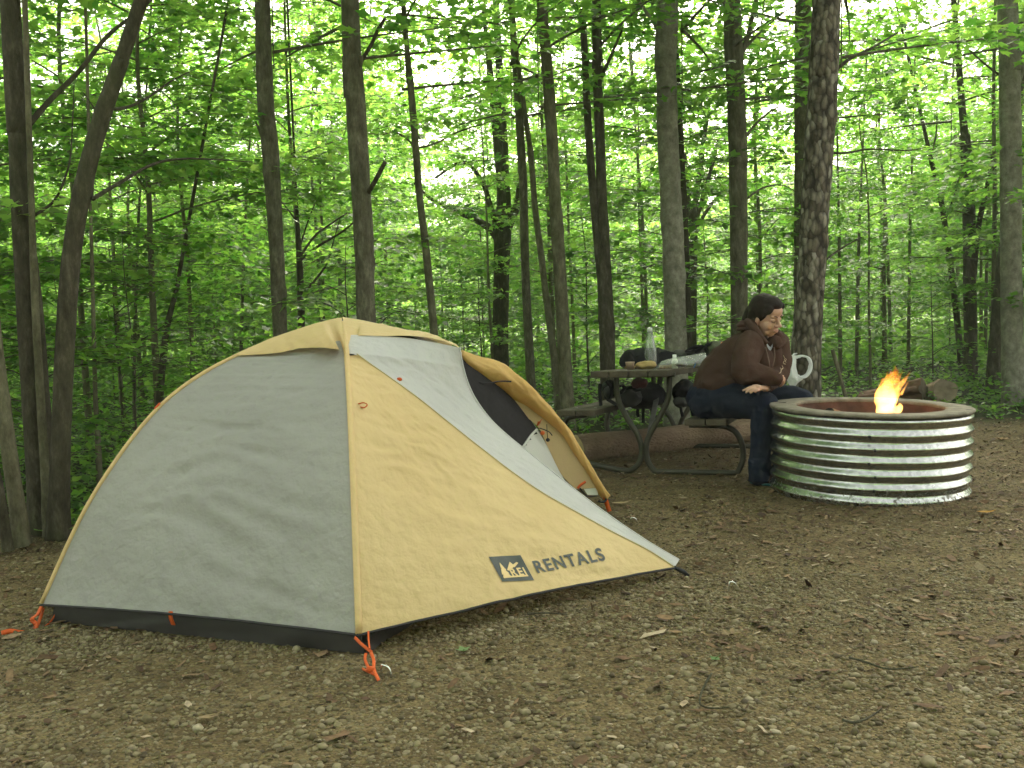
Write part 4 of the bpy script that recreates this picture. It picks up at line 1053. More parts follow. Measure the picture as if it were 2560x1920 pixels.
def log(name, label, cat, a, b, r0, r1, bark, endm, group=None, amp=.12, n=30, knots=0, seed=0, charr=None):
    a, b = V3(a), V3(b); org = (a + b) / 2; m = MB(); k = 40
    path = [a + (b - a) * i / (k - 1) + V3((0, 0, .5 * r0 * .15 * noise.noise(V3((i * .12, seed, 0))))) for i in range(k)]
    m.tube(path, [r0 + (r1 - r0) * i / (k - 1) for i in range(k)], n, caps=False, jit=lambda p, an: 1 + amp * noise.noise(V3((math.cos(an) * 1.6 + seed, math.sin(an) * 1.6, (p - a).length * 1.3))) + amp * .35 * noise.noise(V3((math.cos(an) * 6 + seed, math.sin(an) * 6, (p - a).length * 2.0))))
    t = thing(name, label, cat, org, group); m.build('bark', bark, t)
    for s, c in ((0, path[0]), (k - 1, path[-1])):
        ringv = m.v[s * n:(s + 1) * n]; d = (path[1] - path[0]).normalized() * (-.001 if s == 0 else .001); e = MB()
        rows = [[V3(c) + (V3(q) - V3(c)) * f + d for q in ringv] for f in (1, .66, .33, .02)]; e.grid(rows, cv=True); e.build('cut_end', endm, t)
    return t


CUT = simple('cut_wood', (.42, .3, .17), (.55, .42, .26), 18, .8, bump=.4, bscale=50)
GREYCUT = simple('weathered_cut_wood', (.13, .1, .07), (.24, .19, .135), 14, .85, bump=.5, bscale=40)
SPLIT = simple('split_log_bark', (.17, .11, .07), (.38, .27, .185), 3, .9, bump=1.0, bscale=5, stretch=(1, 1, 1), bstretch=(3, 14, 14), bdist=.03)
log('firewood_log', 'half burnt split log leaning inside the fire ring on its left side', 'log', TX((-.27, -.1, .46)), TX((.08, .14, .34)), .045, .05, simple('scorched_wood', (.13, .07, .035), (.26, .14, .07), 10, .85, bump=.6), CHAR, 'logs burning in the fire ring', seed=3)
log('firewood_log', 'charred log under the flames in the middle of the fire ring', 'log', TX((-.06, -.2, .38)), TX((.2, .2, .4)), .045, .04, CHAR, CHAR, 'logs burning in the fire ring', seed=5)
log('firewood_log', 'charred log on the right side of the flames in the fire ring', 'log', TX((.02, .12, .38)), TX((.33, -.02, .4)), .04, .035, CHAR, CHAR, 'logs burning in the fire ring', seed=9)


def coalmat():
    m, t, b = newmat('glowing_coal'); n = N(t, 'ShaderNodeTexNoise', Scale=40.0, Detail=4); t.links.new(coords(t), n.inputs[0])
    r = ramp(t, n.outputs[0], [(.5, (0, 0, 0)), (.62, (1.0, .16, .01))]); b.inputs['Base Color'].default_value = (.03, .025, .022, 1)
    t.links.new(r.outputs[0], b.inputs['Emission Color']); b.inputs['Emission Strength'].default_value = 1.6; b.inputs['Roughness'].default_value = .9; return m


COAL = coalmat(); mb = MB()
for k in range(46):
    a = rnd.uniform(0, 6.28); r = abs(rnd.gauss(0, .12)); mb.blob(TX((.08 + r * math.cos(a), .02 + r * math.sin(a), .37 + rnd.uniform(0, .05))), (rnd.uniform(.015, .03),) * 3, nu=8, nv=6, amp=.4, seed=k)
tag(mb.build('embers', COAL), 'glowing embers heaped under the flames in the fire ring', 'embers', kind='stuff')


def flamemat():
    """burning gas: light given off inside the flame's own volume, hottest low and in the middle"""
    m = bpy.data.materials.new('flame_gas'); m.use_nodes = True; t = m.node_tree; t.nodes.clear(); o = N(t, 'ShaderNodeOutputMaterial')
    em = N(t, 'ShaderNodeEmission'); tc = t.nodes.new('ShaderNodeTexCoord'); sx = N(t, 'ShaderNodeSeparateXYZ'); t.links.new(tc.outputs['Object'], sx.inputs[0])
    mr = N(t, 'ShaderNodeMapRange'); mr.inputs[1].default_value = 0.0; mr.inputs[2].default_value = .34; t.links.new(sx.outputs[2], mr.inputs[0])
    r = ramp(t, mr.outputs[0], [(0, (1.0, .5, .12)), (.4, (1.0, .4, .07)), (.7, (1.0, .24, .02)), (1, (1.0, .16, .008))])
    st = ramp(t, mr.outputs[0], [(0, 1.0), (.35, .8), (.6, .4), (1, .22)])
    n = N(t, 'ShaderNodeTexNoise', Scale=14.0, Detail=3); t.links.new(coords(t, (1, 1, .4)), n.inputs[0]); nr = ramp(t, n.outputs[0], [(.35, .35), (.65, 1.0)])
    mu = N(t, 'ShaderNodeMath', operation='MULTIPLY'); t.links.new(st.outputs[0], mu.inputs[0]); t.links.new(nr.outputs[0], mu.inputs[1])
    m2 = N(t, 'ShaderNodeMath', operation='MULTIPLY'); t.links.new(mu.outputs[0], m2.inputs[0]); m2.inputs[1].default_value = 24.0
    t.links.new(r.outputs[0], em.inputs[0]); t.links.new(m2.outputs[0], em.inputs[1]); t.links.new(em.outputs[0], o.inputs['Volume']); return m


FB = atY(2205, 1030, RC.y); ZF = lambda x, y, d=0: atY(1860 + x / 3.16, 860 + y / 3.16, RC.y + d)
mb = MB()
for pts in ([(1120, 545, 70), (1115, 470, 78), (1120, 400, 80), (1145, 330, 56), (1180, 260, 28), (1198, 205, 14), (1190, 158, 2)],
            [(1085, 520, 38), (1080, 440, 40), (1085, 360, 38), (1100, 300, 28), (1092, 262, 3)],
            [(1170, 500, 36), (1195, 420, 28), (1228, 340, 24), (1272, 280, 17), (1300, 240, 9), (1322, 200, 2)],
            [(1160, 430, 34), (1196, 340, 26), (1222, 270, 15), (1246, 230, 9), (1270, 190, 2)],
            [(1105, 450, 42), (1115, 350, 40), (1150, 270, 30), (1165, 235, 14), (1152, 205, 2)],
            [(1130, 330, 16), (1135, 280, 12), (1128, 240, 7), (1140, 205, 2)], [(1200, 300, 14), (1218, 250, 9), (1222, 210, 6), (1232, 172, 2)], [(1240, 400, 14), (1268, 350, 9), (1290, 310, 6), (1318, 270, 2)],
            [(1195, 545, 34), (1220, 515, 30), (1232, 488, 20), (1222, 462, 2)]):
    q = spline([(*ZF(x, y, rnd.uniform(-.03, .03)), w_ * RC.y / FPX / 3.16) for x, y, w_ in pts], 26)
    mb.tube([p[:3] for p in q], [max(.001, p[3]) for p in q], 14, jit=lambda p, a: 1 + .38 * noise.noise(p * 20) + .2 * noise.noise(p * 48))
fm = fuse(mb, .0042, 1); tag(fm.build('campfire_flame', flamemat(), org=FB), 'bright orange and yellow flame rising above the fire ring', 'flame')
# ------------------------------------------------------------------ picnic table and what is on it
PLANK = simple('weathered_plank', (.036, .029, .018), (.105, .085, .055), 3, .85, bump=.7, bscale=6, stretch=(1, 1, 1), bstretch=(9, 9, 9))
PIPE = simple('painted_pipe', (.035, .033, .022), (.065, .06, .04), 8, .5, bump=.15, bscale=80)
GALB = simple('dull_steel', (.16, .155, .14), (.26, .25, .23), 20, .5, metal=.5)
TB0, TB1 = ground(1611, 1184), ground(1693, 1119)
ta = (TB1 - TB0).normalized(); te = V3((ta.y, -ta.x, 0)); sink = Rd(2.4)
FR_ = lambda x, y: onplane(1380 + x / 2.766, 700 + y / 2.766, TB0, ta)
back = (TB1 - TB0)
tad = V3((ta.x, ta.y, -math.tan(sink))).normalized()
tup = te.cross(tad).normalized(); tup = tup if tup.z > 0 else -tup
table = thing('picnic_table', 'weathered wooden picnic table on a bent pipe frame', 'picnic table', TB0)
E0 = TB0 - ta * .26
onend = lambda px, py: onplane(px, py, E0, ta)
cL, cR = onend(1475, 929), onend(1668, 925)
TW_ = (cR - cL).length; tx = (cR - cL).normalized(); tx = V3((te.x, te.y, tx.z * .3)).normalized()
LT = 1.83


def planks(m, a, wid, n, th, L, gap=.008):
    """n boards side by side starting at corner a (top surface)"""
    bw = (wid - gap * (n - 1)) / n
    for i in range(n):
        l = L + rnd.uniform(-.008, .008)
        m.box(a + tx * (i * (bw + gap) + bw / 2) + tad * (l / 2 + rnd.uniform(-.006, .006)) - tup * th / 2, (bw, l, th), (tx, tad, tup), .007)


m = MB(); planks(m, cL, TW_, 4, .042, LT); m.build('tabletop', PLANK, table)
b1, b2 = onend(1710, 1049), onend(1828, 1053); BW = .27
m = MB(); planks(m, b1, BW, 2, .04, LT); m.build('bench_seat', PLANK, table)
l1 = onend(1390, 1026)
m = MB(); planks(m, l1, BW, 2, .04, LT); m.build('bench_seat', PLANK, table)
tA = [(446, 668), (447, 760), (466, 850), (522, 960), (586, 1060), (616, 1140), (620, 1200), (600, 1268), (552, 1312), (490, 1318), (390, 1298), (280, 1275), (180, 1250), (110, 1205), (78, 1130), (75, 1040), (105, 960), (160, 940), (240, 930)]
tB = [(812, 668), (810, 770), (793, 850), (742, 950), (690, 1040), (659, 1110), (650, 1180), (662, 1250), (698, 1308), (755, 1342), (900, 1360), (1050, 1374), (1180, 1380), (1258, 1352), (1306, 1288), (1322, 1200), (1306, 1112), (1262, 1045), (1190, 1012), (1080, 1004), (950, 1002)]
for sh in (V3((0, 0, 0)), back.normalized() * 1.28 - V3((0, 0, .045))):
    for t_ in (tA, tB):
        m = MB(); m.tube([V3((q[0], q[1], max(q[2], .014))) for q in spline([FR_(x, y) + sh for x, y in t_], 90)], .0195, 12); m.build('pipe_frame', PIPE, table)
    m = MB(); m.box(FR_(630, 665) + sh + V3((0, 0, .006)), (TW_ * .85, .045, .03), (tx, tad, tup), .003); m.build('cross_bar', PIPE, table)
    m = MB(); m.tube([FR_(600, 1150) + sh, FR_(670, 1150) + sh], .009, 8); m.build('frame_bolt', GALB, table)
m = MB(); k0 = FR_(655, 1105); k1 = cL + tx * TW_ * .55 + tad * .95 - tup * .045; d_ = (k1 - k0)
m.box((k0 + k1) / 2, (.006, d_.length, .034), (tx, d_.normalized(), tx.cross(d_.normalized())), .001)
m.box((k0 + k1) / 2 + tx * .016 + tx.cross(d_.normalized()) * .014, (.032, d_.length * .999, .006), (tx, d_.normalized(), tx.cross(d_.normalized())), .001); m.build('diagonal_brace', GALB, table)
for c in (cL, b1, l1):
    w_ = TW_ if c is cL else BW
    for i in range(2):
        for u in (.25, .75):
            m = MB(); m.lathe([(.001, .003), (.009, .003), (.011, 0), (.011, -.002)], c + tx * w_ * u + tad * (.27 + 1.25 * i), (tx, tad, tup), 10); m.build('board_bolt', GALB, table)

onTop = lambda px, py: onplane(px, py, cL, tup)
Z3 = lambda x, y: (1450 + x / 5.926, 780 + y / 5.926)
top3 = lambda x, y: onTop(*Z3(x, y))
at3 = lambda x, y, Y: atY(*Z3(x, y), Y)


def glassmat(name, col, rough=.02, tint=1.0):
    m, t, b = newmat(name); b.inputs['Transmission Weight'].default_value = 1; b.inputs['Roughness'].default_value = rough; b.inputs['IOR'].default_value = 1.45; b.inputs['Base Color'].default_value = (*col, 1); return m


GLASS = glassmat('clear_glass', (.93, .97, .95), .04); GLASS.node_tree.nodes['Principled BSDF'].inputs['Transmission Weight'].default_value = .86; WATER = glassmat('water', (.93, .95, .88), .04); WATER.node_tree.nodes['Principled BSDF'].inputs['IOR'].default_value = 1.33; WATER.node_tree.nodes['Principled BSDF'].inputs['Transmission Weight'].default_value = .88
bb = top3(1050, 832); bs = (bb.y / FPX) / 5.926      # metres per pixel of that view
bt = thing('glass_bottle', 'tall clear glass bottle half full of water with a white cap on the table', 'bottle', bb)
UP = V3((0, 0, 1)); BX = (V3((1, 0, 0)), V3((0, 1, 0)), UP)
pr = [(2, 0), (84, 0), (93, 8), (94, 40), (95, 240), (90, 280), (76, 350), (62, 420), (52, 470), (46, 505), (48, 520), (40, 545)]
m = MB(); inn = [(max(1, r - 7), z + (6 if i < 2 else 0)) for i, (r, z) in enumerate(pr)][::-1]
m.lathe([(r * bs, z * bs) for r, z in pr + inn], bb, BX, 40); m.build('bottle_glass', GLASS, bt)
m = MB(); m.lathe([(1 * bs, 8 * bs), (76 * bs, 8 * bs), (85.5 * bs, 14 * bs), (86.5 * bs, 40 * bs), (87.5 * bs, 238 * bs), (1 * bs, 240 * bs)], bb, BX, 40); m.build('water', WATER, bt)
WPL = simple('white_plastic', (.72, .74, .72), (.78, .79, .77), 10, .4)
m = MB(); m.lathe([(1 * bs, 600 * bs), (34 * bs, 600 * bs), (38 * bs, 594 * bs), (38 * bs, 545 * bs), (1 * bs, 545 * bs)], bb, BX, 28); m.build('cap', WPL, bt)
sb = top3(1405, 836)
st_ = thing('small_bottle', 'small white plastic bottle standing on the near edge of the table', 'bottle', sb)
m = MB(); m.lathe([(1 * bs, 0), (38 * bs, 0), (43 * bs, 5 * bs), (43 * bs, 118 * bs), (36 * bs, 134 * bs), (24 * bs, 140 * bs), (1 * bs, 141 * bs)], sb, BX, 24); m.build('bottle_body', simple('cloudy_plastic', (.6, .64, .48), (.66, .7, .54), 10, .35), st_)
m = MB(); m.lathe([(1 * bs, 196 * bs), (24 * bs, 196 * bs), (28 * bs, 190 * bs), (28 * bs, 140 * bs)], sb, BX, 24); m.build('cap', WPL, st_)
cb = at3(742, 812, 6.98); cb.z = cL.z + ((cb - cL).xy.dot(tad.xy) / tad.xy.length) * tad.z / tad.xy.length
ct_ = thing('paper_cup', 'small beige paper cup on the left side of the table', 'cup', cb)
m = MB(); m.lathe([(1 * bs, 3 * bs), (48 * bs, 3 * bs), (50 * bs, 0), (66 * bs, 104 * bs), (69 * bs, 108 * bs), (64 * bs, 109 * bs), (47 * bs, 8 * bs), (1 * bs, 8 * bs)], cb, BX, 28); m.build('cup_wall', simple('beige_paper', (.5, .34, .25), (.56, .4, .3), 8, .8), ct_)
BRD = simple('bread_crust', (.3, .2, .07), (.45, .33, .14), 9, .8, bump=.5, bscale=40)
q = top3(955, 846) + ta * .03; m = MB(); m.blob(q + UP * .026, (.072, .045, .03), nu=24, nv=16, amp=.35, freq=1.8, seed=4); tag(m.build('bread_loaf', BRD, org=q), 'tan lumpy loaf in front of the glass bottle on the table', 'bread')
q = top3(735, 852) + ta * .02; m = MB(); m.blob(q + UP * .014, (.036, .03, .018), nu=18, nv=12, amp=.4, seed=9); tag(m.build('bread_roll', BRD, org=q), 'small brown lump below the beige cup on the table', 'bread')
q = top3(1250, 838) + ta * .02; m = MB(); m.box(q + UP * .011, (.075, .05, .022), (tx, tad, tup), .004); bx_ = thing('food_box', 'small brown and cream packet lying beside the small white bottle', 'packet', q); m.build('wrapper', simple('card_packet', (.22, .1, .05), (.6, .5, .3), 40, .6), bx_)
m = MB(); m.box(q + tx * .05 + UP * .014, (.026, .04, .028), (tx, tad, tup), .003); m.build('end_flap', simple('cream_card', (.6, .5, .34), None, rough=.7), bx_)

BLK = simple('black_nylon', (.008, .008, .009), (.017, .017, .02), 8, .8, bump=.5, bscale=18, spec=.2)
DGR = simple('grey_nylon', (.022, .022, .022), (.04, .04, .038), 8, .8, bump=.5, bscale=18)
MAR = simple('maroon_nylon', (.07, .012, .014), (.1, .02, .02), 8, .7, bump=.4, bscale=18)
OLV = simple('olive_canvas', (.06, .065, .04), (.1, .105, .07), 6, .85, bump=.5, bscale=20)
CLEAR = None


def lump(name, mat, parent, cx, cy, rx, ry, Y, rz=.12, amp=.25, seed=0, freq=1.6, vox=.012):
    """a soft packed shape given by its place and half size in the table close-up"""
    s = Y / FPX / 5.926; m = MB(); m.blob(at3(cx, cy, Y), (rx * s, rz, ry * s), nu=30, nv=22, amp=amp, freq=freq, seed=seed)
    f = fuse(m, vox, 2, disp=lambda p, n: .006 * noise.noise(p * 22 + V3((seed, 0, 0))) + .004 * abs(noise.noise(p * 45))); return f.build(name, mat, parent)


yb = 7.5; bg_ = thing('duffel_bag', 'low black duffel bag lying across the table behind the glass bottle', 'bag', top3(1000, 800))
m = MB(); sY = yb / FPX / 5.926
pth = [at3(x, y, yb + .1 * math.sin(x)) for x, y in spline([(660, 735), (760, 720), (960, 722), (1160, 718), (1330, 735), (1430, 760)], 16)]
m.tube(pth, [.02, .06, .085, .09, .095, .1, .1, .1, .1, .1, .095, .09, .085, .08, .06, .02], 20, flat=.95, jit=lambda p, a: 1 + .22 * noise.noise(p * 9))
fuse(m, .01, 2).build('bag_body', BLK, bg_)
m = MB(); m.tube([at3(x, y, yb - .12) for x, y in spline([(800, 720), (840, 660), (900, 640), (940, 680)], 14)], .007, 8); m.build('handle', BLK, bg_)
bp_ = thing('backpack', 'black and grey backpack with loose straps standing at the far end of the table', 'backpack', top3(1800, 800))
Y_ = 7.75
lump('pack_body', DGR, bp_, 1480, 650, 130, 90, Y_, .14, seed=21)
lump('pack_lid', BLK, bp_, 1750, 660, 190, 110, Y_, .13, seed=22)
for pts in ([(1560, 600), (1620, 560), (1700, 525), (1790, 515), (1860, 540)], [(1840, 540), (1880, 490), (1960, 480), (1985, 560)], [(1700, 600), (1760, 560), (1850, 530), (1890, 620), (1920, 720)], [(1580, 610), (1660, 600), (1700, 560)]):
    m = MB(); m.ribbon(spline([at3(x, y, Y_ - .16) for x, y in pts], 24), .032, V3((.2, -.6, .8)), th=.005); m.build('strap', BLK, bp_)
og = thing('canvas_bag', 'olive green canvas bag on the table behind the woman', 'bag', top3(2010, 790)); lump('bag_body', OLV, og, 2040, 590, 150, 165, 7.6, .15, seed=31)
m = MB(); m.blob(at3(2130, 465, 7.5), (.022, .02, .013), amp=.3); tag(m.build('orange_cap', simple('orange_plastic', (.75, .17, .02), None, rough=.5), og), 'bright orange cap')
# bags on the left bench, seen under the tabletop
hb = thing('backpack', 'large black backpack lying on the far bench under the tabletop', 'backpack', at3(900, 1430, 7.25))
lump('pack_body', BLK, hb, 930, 1240, 330, 195, 7.3, .16, seed=41, freq=1.2)
lump('side_pocket', DGR, hb, 760, 1270, 160, 130, 7.12, .06, seed=42); lump('top_pocket', MAR, hb, 890, 1055, 130, 80, 7.16, .08, seed=43)
for pts in ([(940, 1420), (935, 1500), (940, 1640)], [(1060, 1430), (1070, 1540), (1055, 1660)], [(860, 1440), (850, 1500), (860, 1560)], [(690, 1190), (800, 1170), (915, 1140)]):
    m = MB(); m.ribbon(spline([at3(x, y, 7.1) for x, y in pts], 12), .022, V3((1, 0, 0)), th=.003); m.build('strap', BLK, hb)
db = thing('daypack', 'small dark daypack with dangling straps at the near end of the far bench', 'backpack', at3(420, 1380, 7.2))
lump('pack_body', BLK, db, 440, 1150, 120, 150, 7.2, .09, seed=51); lump('front_pocket', DGR, db, 430, 1180, 80, 90, 7.1, .05, seed=52)
for pts in ([(300, 1060), (292, 1180), (310, 1390)], [(390, 1020), (450, 1100), (470, 1200), (440, 1290)], [(400, 1290), (470, 1330), (540, 1380)], [(560, 1110), (620, 1090), (660, 1130), (600, 1200)]):
    m = MB(); m.ribbon(spline([at3(x, y, 7.05) for x, y in pts], 12), .024, V3((1, .2, .2)), th=.003); m.build('strap', BLK, db)
rb_ = thing('duffel_bag', 'black bag on the near bench between the diagonal brace and the woman', 'bag', at3(1560, 1400, 7.3))
lump('bag_body', BLK, rb_, 1570, 1200, 190, 200, 7.3, .14, seed=61); lump('end_pocket', DGR, rb_, 1500, 1330, 130, 90, 7.2, .07, seed=62)
for pts in ([(1490, 1400), (1500, 1470), (1520, 1550)], [(1640, 1400), (1660, 1480), (1670, 1540)]):
    m = MB(); m.ribbon(spline([at3(x, y, 7.1) for x, y in pts], 10), .02, V3((1, 0, 0)), th=.003); m.build('strap', BLK, rb_)


def filmmat():
    m, t, b = newmat('clear_film'); o = t.nodes['Material Output']; b.inputs['Base Color'].default_value = (.8, .83, .83, 1); b.inputs['Roughness'].default_value = .25
    tr = N(t, 'ShaderNodeBsdfTransparent'); mx = N(t, 'ShaderNodeMixShader'); mx.inputs[0].default_value = .3; t.links.new(tr.outputs[0], mx.inputs[1]); t.links.new(b.outputs[0], mx.inputs[2]); t.links.new(mx.outputs[0], o.inputs[0]); return m


FILM = filmmat()
pb = thing('clear_plastic_bag', 'crumpled clear plastic bag of food lying on the table beside the woman', 'plastic bag', top3(1500, 830))
PB = [[at3(x, y, yy) for x, y, yy in r] for r in (
    [(1140, 838, 6.75), (1250, 836, 6.72), (1400, 834, 6.72), (1580, 832, 6.7), (1740, 826, 6.7), (1900, 818, 6.72)],
    [(1165, 790, 6.76), (1260, 770, 6.7), (1400, 760, 6.68), (1580, 765, 6.66), (1740, 740, 6.66), (1905, 750, 6.7)],
    [(1205, 745, 6.84), (1290, 712, 6.82), (1420, 680, 6.8), (1600, 655, 6.78), (1760, 630, 6.78), (1862, 612, 6.8)],
    [(1205, 750, 6.96), (1300, 730, 6.98), (1430, 700, 7.0), (1600, 680, 7.0), (1760, 650, 7.0), (1872, 640, 7.0)],
    [(1160, 815, 7.02), (1300, 815, 7.05), (1430, 812, 7.05), (1600, 810, 7.05), (1760, 806, 7.05), (1880, 800, 7.05)])]
cols = [spline([r[j] for r in PB], 30) for j in range(6)]; rows = [spline([c[i] for c in cols], 50) for i in range(30)]
m = MB(); m.grid([[V3(q) + V3((0, -.5, .8)) * (.007 * noise.noise(V3(q) * 28) + .006 * (1 - 2 * abs(noise.noise(V3(q) * 16)))) for q in r] for r in rows]); m.build('bag_film', FILM, pb)
lump('dark_packet', simple('dark_packet', (.05, .035, .03), (.09, .06, .05), 9, .6), pb, 1500, 775, 85, 38, 6.84, .05, seed=71)
m = MB(); m.box(at3(1700, 795, 6.62), (.006, .01, .03), (V3((.9, 0, -.4)), V3((0, 1, 0)), V3((.4, 0, .9))), .001); m.build('blue_clip', simple('blue_plastic', (.02, .1, .3), None, rough=.4), pb)

# ------------------------------------------------------------------ log behind the table, stick, second log
log('fallen_log', 'long reddish fallen log lying on the ground behind the picnic table', 'log', (ground(1452, 1156) + V3((-.02, .09, .092))), ground(1900, 1097) + V3((.25, .12, .09)), .098, .1, SPLIT, CUT, seed=15, amp=.16)
log('cut_log', 'short log with a pale sawn end facing the clearing behind the fire ring', 'log', atY(2362, 977, 9.6), atY(2318, 985, 10.5), .112, .1, SPLIT, GREYCUT, seed=25, amp=.2)
log('rotten_log', 'ragged reddish log lying low behind the flames beside the sawn log', 'log', atY(2310, 976, 9.85), atY(2150, 994, 10.3), .1, .05, simple('rotten_bark', (.09, .045, .03), (.22, .12, .085), 5, .9, bump=1.0, bscale=14, bdist=.03), GREYCUT, seed=33, amp=.55)
sp = [atY(2081, 874, 8.9), atY(2097, 930, 8.88), atY(2113, 987, 8.85), atY(2135, 1066, 8.8)]; m = MB(); m.tube(spline(sp, 20), [.017] * 20, 10, jit=lambda p, a: 1 + .2 * noise.noise(p * 12))
tag(m.build('leaning_stick', BARK['olive'], org=sp[-1]), 'bare stick leaning upright between the flaky barked tree and the fire', 'stick')
# white carrier bag hung on the flaky tree
PBM = cloth('white_carrier_film', (.88, .89, .92), (.92, .93, .95), .45, 10, .35, .3, 30)
Z6 = lambda x, y, Y: atY(1700 + x / 5.53, 700 + y / 5.53, Y)
wb = thing('white_plastic_bag', 'white plastic shopping bag hung by one handle on the flaky barked tree', 'plastic bag', Z6(1560, 1400, 8.15))
loop = [(1600, 1070), (1680, 1045), (1770, 1075), (1805, 1150), (1795, 1250), (1740, 1330), (1670, 1350), (1620, 1320)]
lo_ = [V3(q) for q in spline([Z6(x, y, 8.13) for x, y in loop], 40)]
m = MB(); ctr = Z6(1690, 1200, 8.13); m.grid([[q + (q - ctr).normalized() * .0 + V3((0, s * .07, 0)) + (ctr - q).normalized() * (0.012 * (1 - s * s) + .011 * noise.noise(q * 26 + V3((s * 2, 0, 0)))) for q in lo_] for s in (-.5, -.2, .1, .4)] + [[q + V3((0, .03, 0)) + (q - ctr).normalized() * (.008 + .006 * noise.noise(q * 26)) for q in lo_]] + [[q + V3((0, -.035, 0)) + (q - ctr).normalized() * .006 for q in lo_]], cu=True); m.build('handle', PBM, wb)
Lb = [(1515, 1035), (1500, 1120), (1470, 1230), (1440, 1325), (1470, 1390), (1510, 1450), (1548, 1500)]
Rb = [(1600, 1045), (1602, 1130), (1605, 1230), (1640, 1340), (1690, 1370), (1620, 1430), (1560, 1502)]
l_, r_ = spline([Z6(x, y, 8.13) for x, y in Lb], 30), spline([Z6(x, y, 8.13) for x, y in Rb], 30)
m = MB(); rows = []
for i in range(30):
    a, b = V3(l_[i]), V3(r_[i]); row = []
    for j in range(28):
        u = j / 14; f = u if u <= 1 else 2 - u; sgn = -1 if u <= 1 else 1
        q = a + (b - a) * f + V3((0, sgn * (.05 * math.sin(math.pi * f) * math.sin(math.pi * (i + 3) / 36) + .003), 0)); q += V3((.3, sgn, .2)) * (.014 * noise.noise(V3((f * 5, i * .2, sgn))) + .008 * (1 - 2 * abs(noise.noise(V3((f * 9, i * .35, sgn + 4)))))); row.append(q)
    rows.append(row)
m.grid(rows, cv=True); m.build('bag_body', PBM, wb)
m = MB(); m.tube([Z6(1560, 1040, 8.13), Z6(1570, 1025, 8.16), Z6(1620, 1015, 8.24)], .006, 6); m.build('hung_handle', PBM, wb)

# ------------------------------------------------------------------ single leaves and twigs one can pick out on the dirt
def fallen_leaf(name, label, px, py, size, outline, col, yaw, curl=.25, group=None):
    g = ground(px, py, .012); m = MB(); c, s_ = math.cos(yaw), math.sin(yaw); rings = []
    for f in (1, .6, .2):
        rings.append([g + V3(((x * c - y * s_) * f * size, (x * s_ + y * c) * f * size, .004 + curl * size * (f * f * (x * x + .6 * y * y) * .7 + .1 * math.sin(x * 5 + y * 3)))) for x, y in outline])
    m.grid(rings, cv=True); m.add(rings[-1], [tuple(range(len(outline)))]); k = len(m.v)
    m.add([V3(q) - V3((0, 0, .0012)) for q in m.v], [tuple(i for i in f[::-1]) for f in list(m.f)])
    m.tube([g + V3((0, 0, .004)), g + V3((s_ * size * 1.2, -c * size * 1.2, .012))], [.0016, .001], 5)
    return tag(m.build(name, simple(name + '_colour', col, tuple(v * 1.5 for v in col), 30, .75, bump=.4, bscale=90), org=g), label, 'leaf', group)


OAK = [(0, -1), (.16, -.6), (.5, -.55), (.3, -.25), (.85, -.1), (.75, .15), (.32, .15), (.6, .6), (.4, .72), (.14, .5), (0, 1), (-.14, .5), (-.42, .75), (-.6, .55), (-.3, .15), (-.8, .1), (-.85, -.15), (-.3, -.25), (-.5, -.6), (-.16, -.6)]
MAP = [(0, -.6), (.35, -.55), (.55, -.2), (1, .1), (.55, .25), (.35, .3), (0, 1), (-.35, .3), (-.55, .25), (-1, .1), (-.55, -.2), (-.35, -.55)]
OVAL = [(math.cos(a / 12 * 6.283) * .38, math.sin(a / 12 * 6.283)) for a in range(12)]
fallen_leaf('dead_oak_leaf', 'curled dead brown oak leaf lying alone on the gravel in the right foreground', 1580 * SC, 1372 * SC, .045, OAK, (.15, .105, .05), 1.3, .5)
fallen_leaf('green_maple_leaf', 'pale green maple leaf fallen on the gravel in front of the gold tent wall', 1000 * SC, 1405 * SC, .03, MAP, (.11, .17, .06), .4)
fallen_leaf('green_maple_leaf', 'darker green leaf lying on the gravel below the tent tip', 1545 * SC, 1425 * SC, .022, MAP, (.06, .12, .03), 2.2)
fallen_leaf('yellow_leaf', 'orange yellow leaf on the dirt by the right foot of the fire ring', 2128 * SC, 1107 * SC, .045, OVAL, (.36, .19, .03), 1.5)
fallen_leaf('pale_wood_chip', 'pale tan wood chip on the dirt in front of the rolled tent door', 1340 * SC, 1087 * SC, .05, OVAL, (.3, .22, .12), 1.7, .1)
fallen_leaf('brown_leaf', 'crumpled brown leaf on the dirt right of the fire ring', 2165 * SC, 950 * SC, .06, OAK, (.22, .13, .06), .3, .5)
fallen_leaf('brown_leaf', 'flat tan leaf on the gravel below the grey tent wall', 452 * SC, 1550 * SC, .03, OVAL, (.2, .14, .075), 1.9, .15)
for label, pts in (('thin curved twig lying on the gravel in the middle foreground', [(1537, 1455), (1522, 1480), (1512, 1508), (1516, 1524), (1545, 1530), (1575, 1527)]),
                   ('long thin dark twig on the gravel at right, nearly level in the photo', [(1835, 1420), (1870, 1430), (1920, 1445), (1985, 1440)]),
                   ('short bent twig standing out of the gravel in the bottom right', [(1820, 1555), (1850, 1560), (1885, 1545), (1905, 1530)]),
                   ('straight dark twig lying just in front of the tent hem', [(640 + 500, 1326), (1180, 1324), (1225, 1327)])):
    g = [ground(x * SC, y * SC, .012 + .008 * (i % 2)) for i, (x, y) in enumerate(pts)]; m = MB(); m.tube(spline(g, 24), [.0042 - .0022 * i / 23 for i in range(24)], 6, jit=lambda p, a: 1 + .3 * noise.noise(p * 40)); tag(m.build('fallen_twig', BARK['dark'], org=g[0]), label, 'twig', 'twigs lying on the gravel')
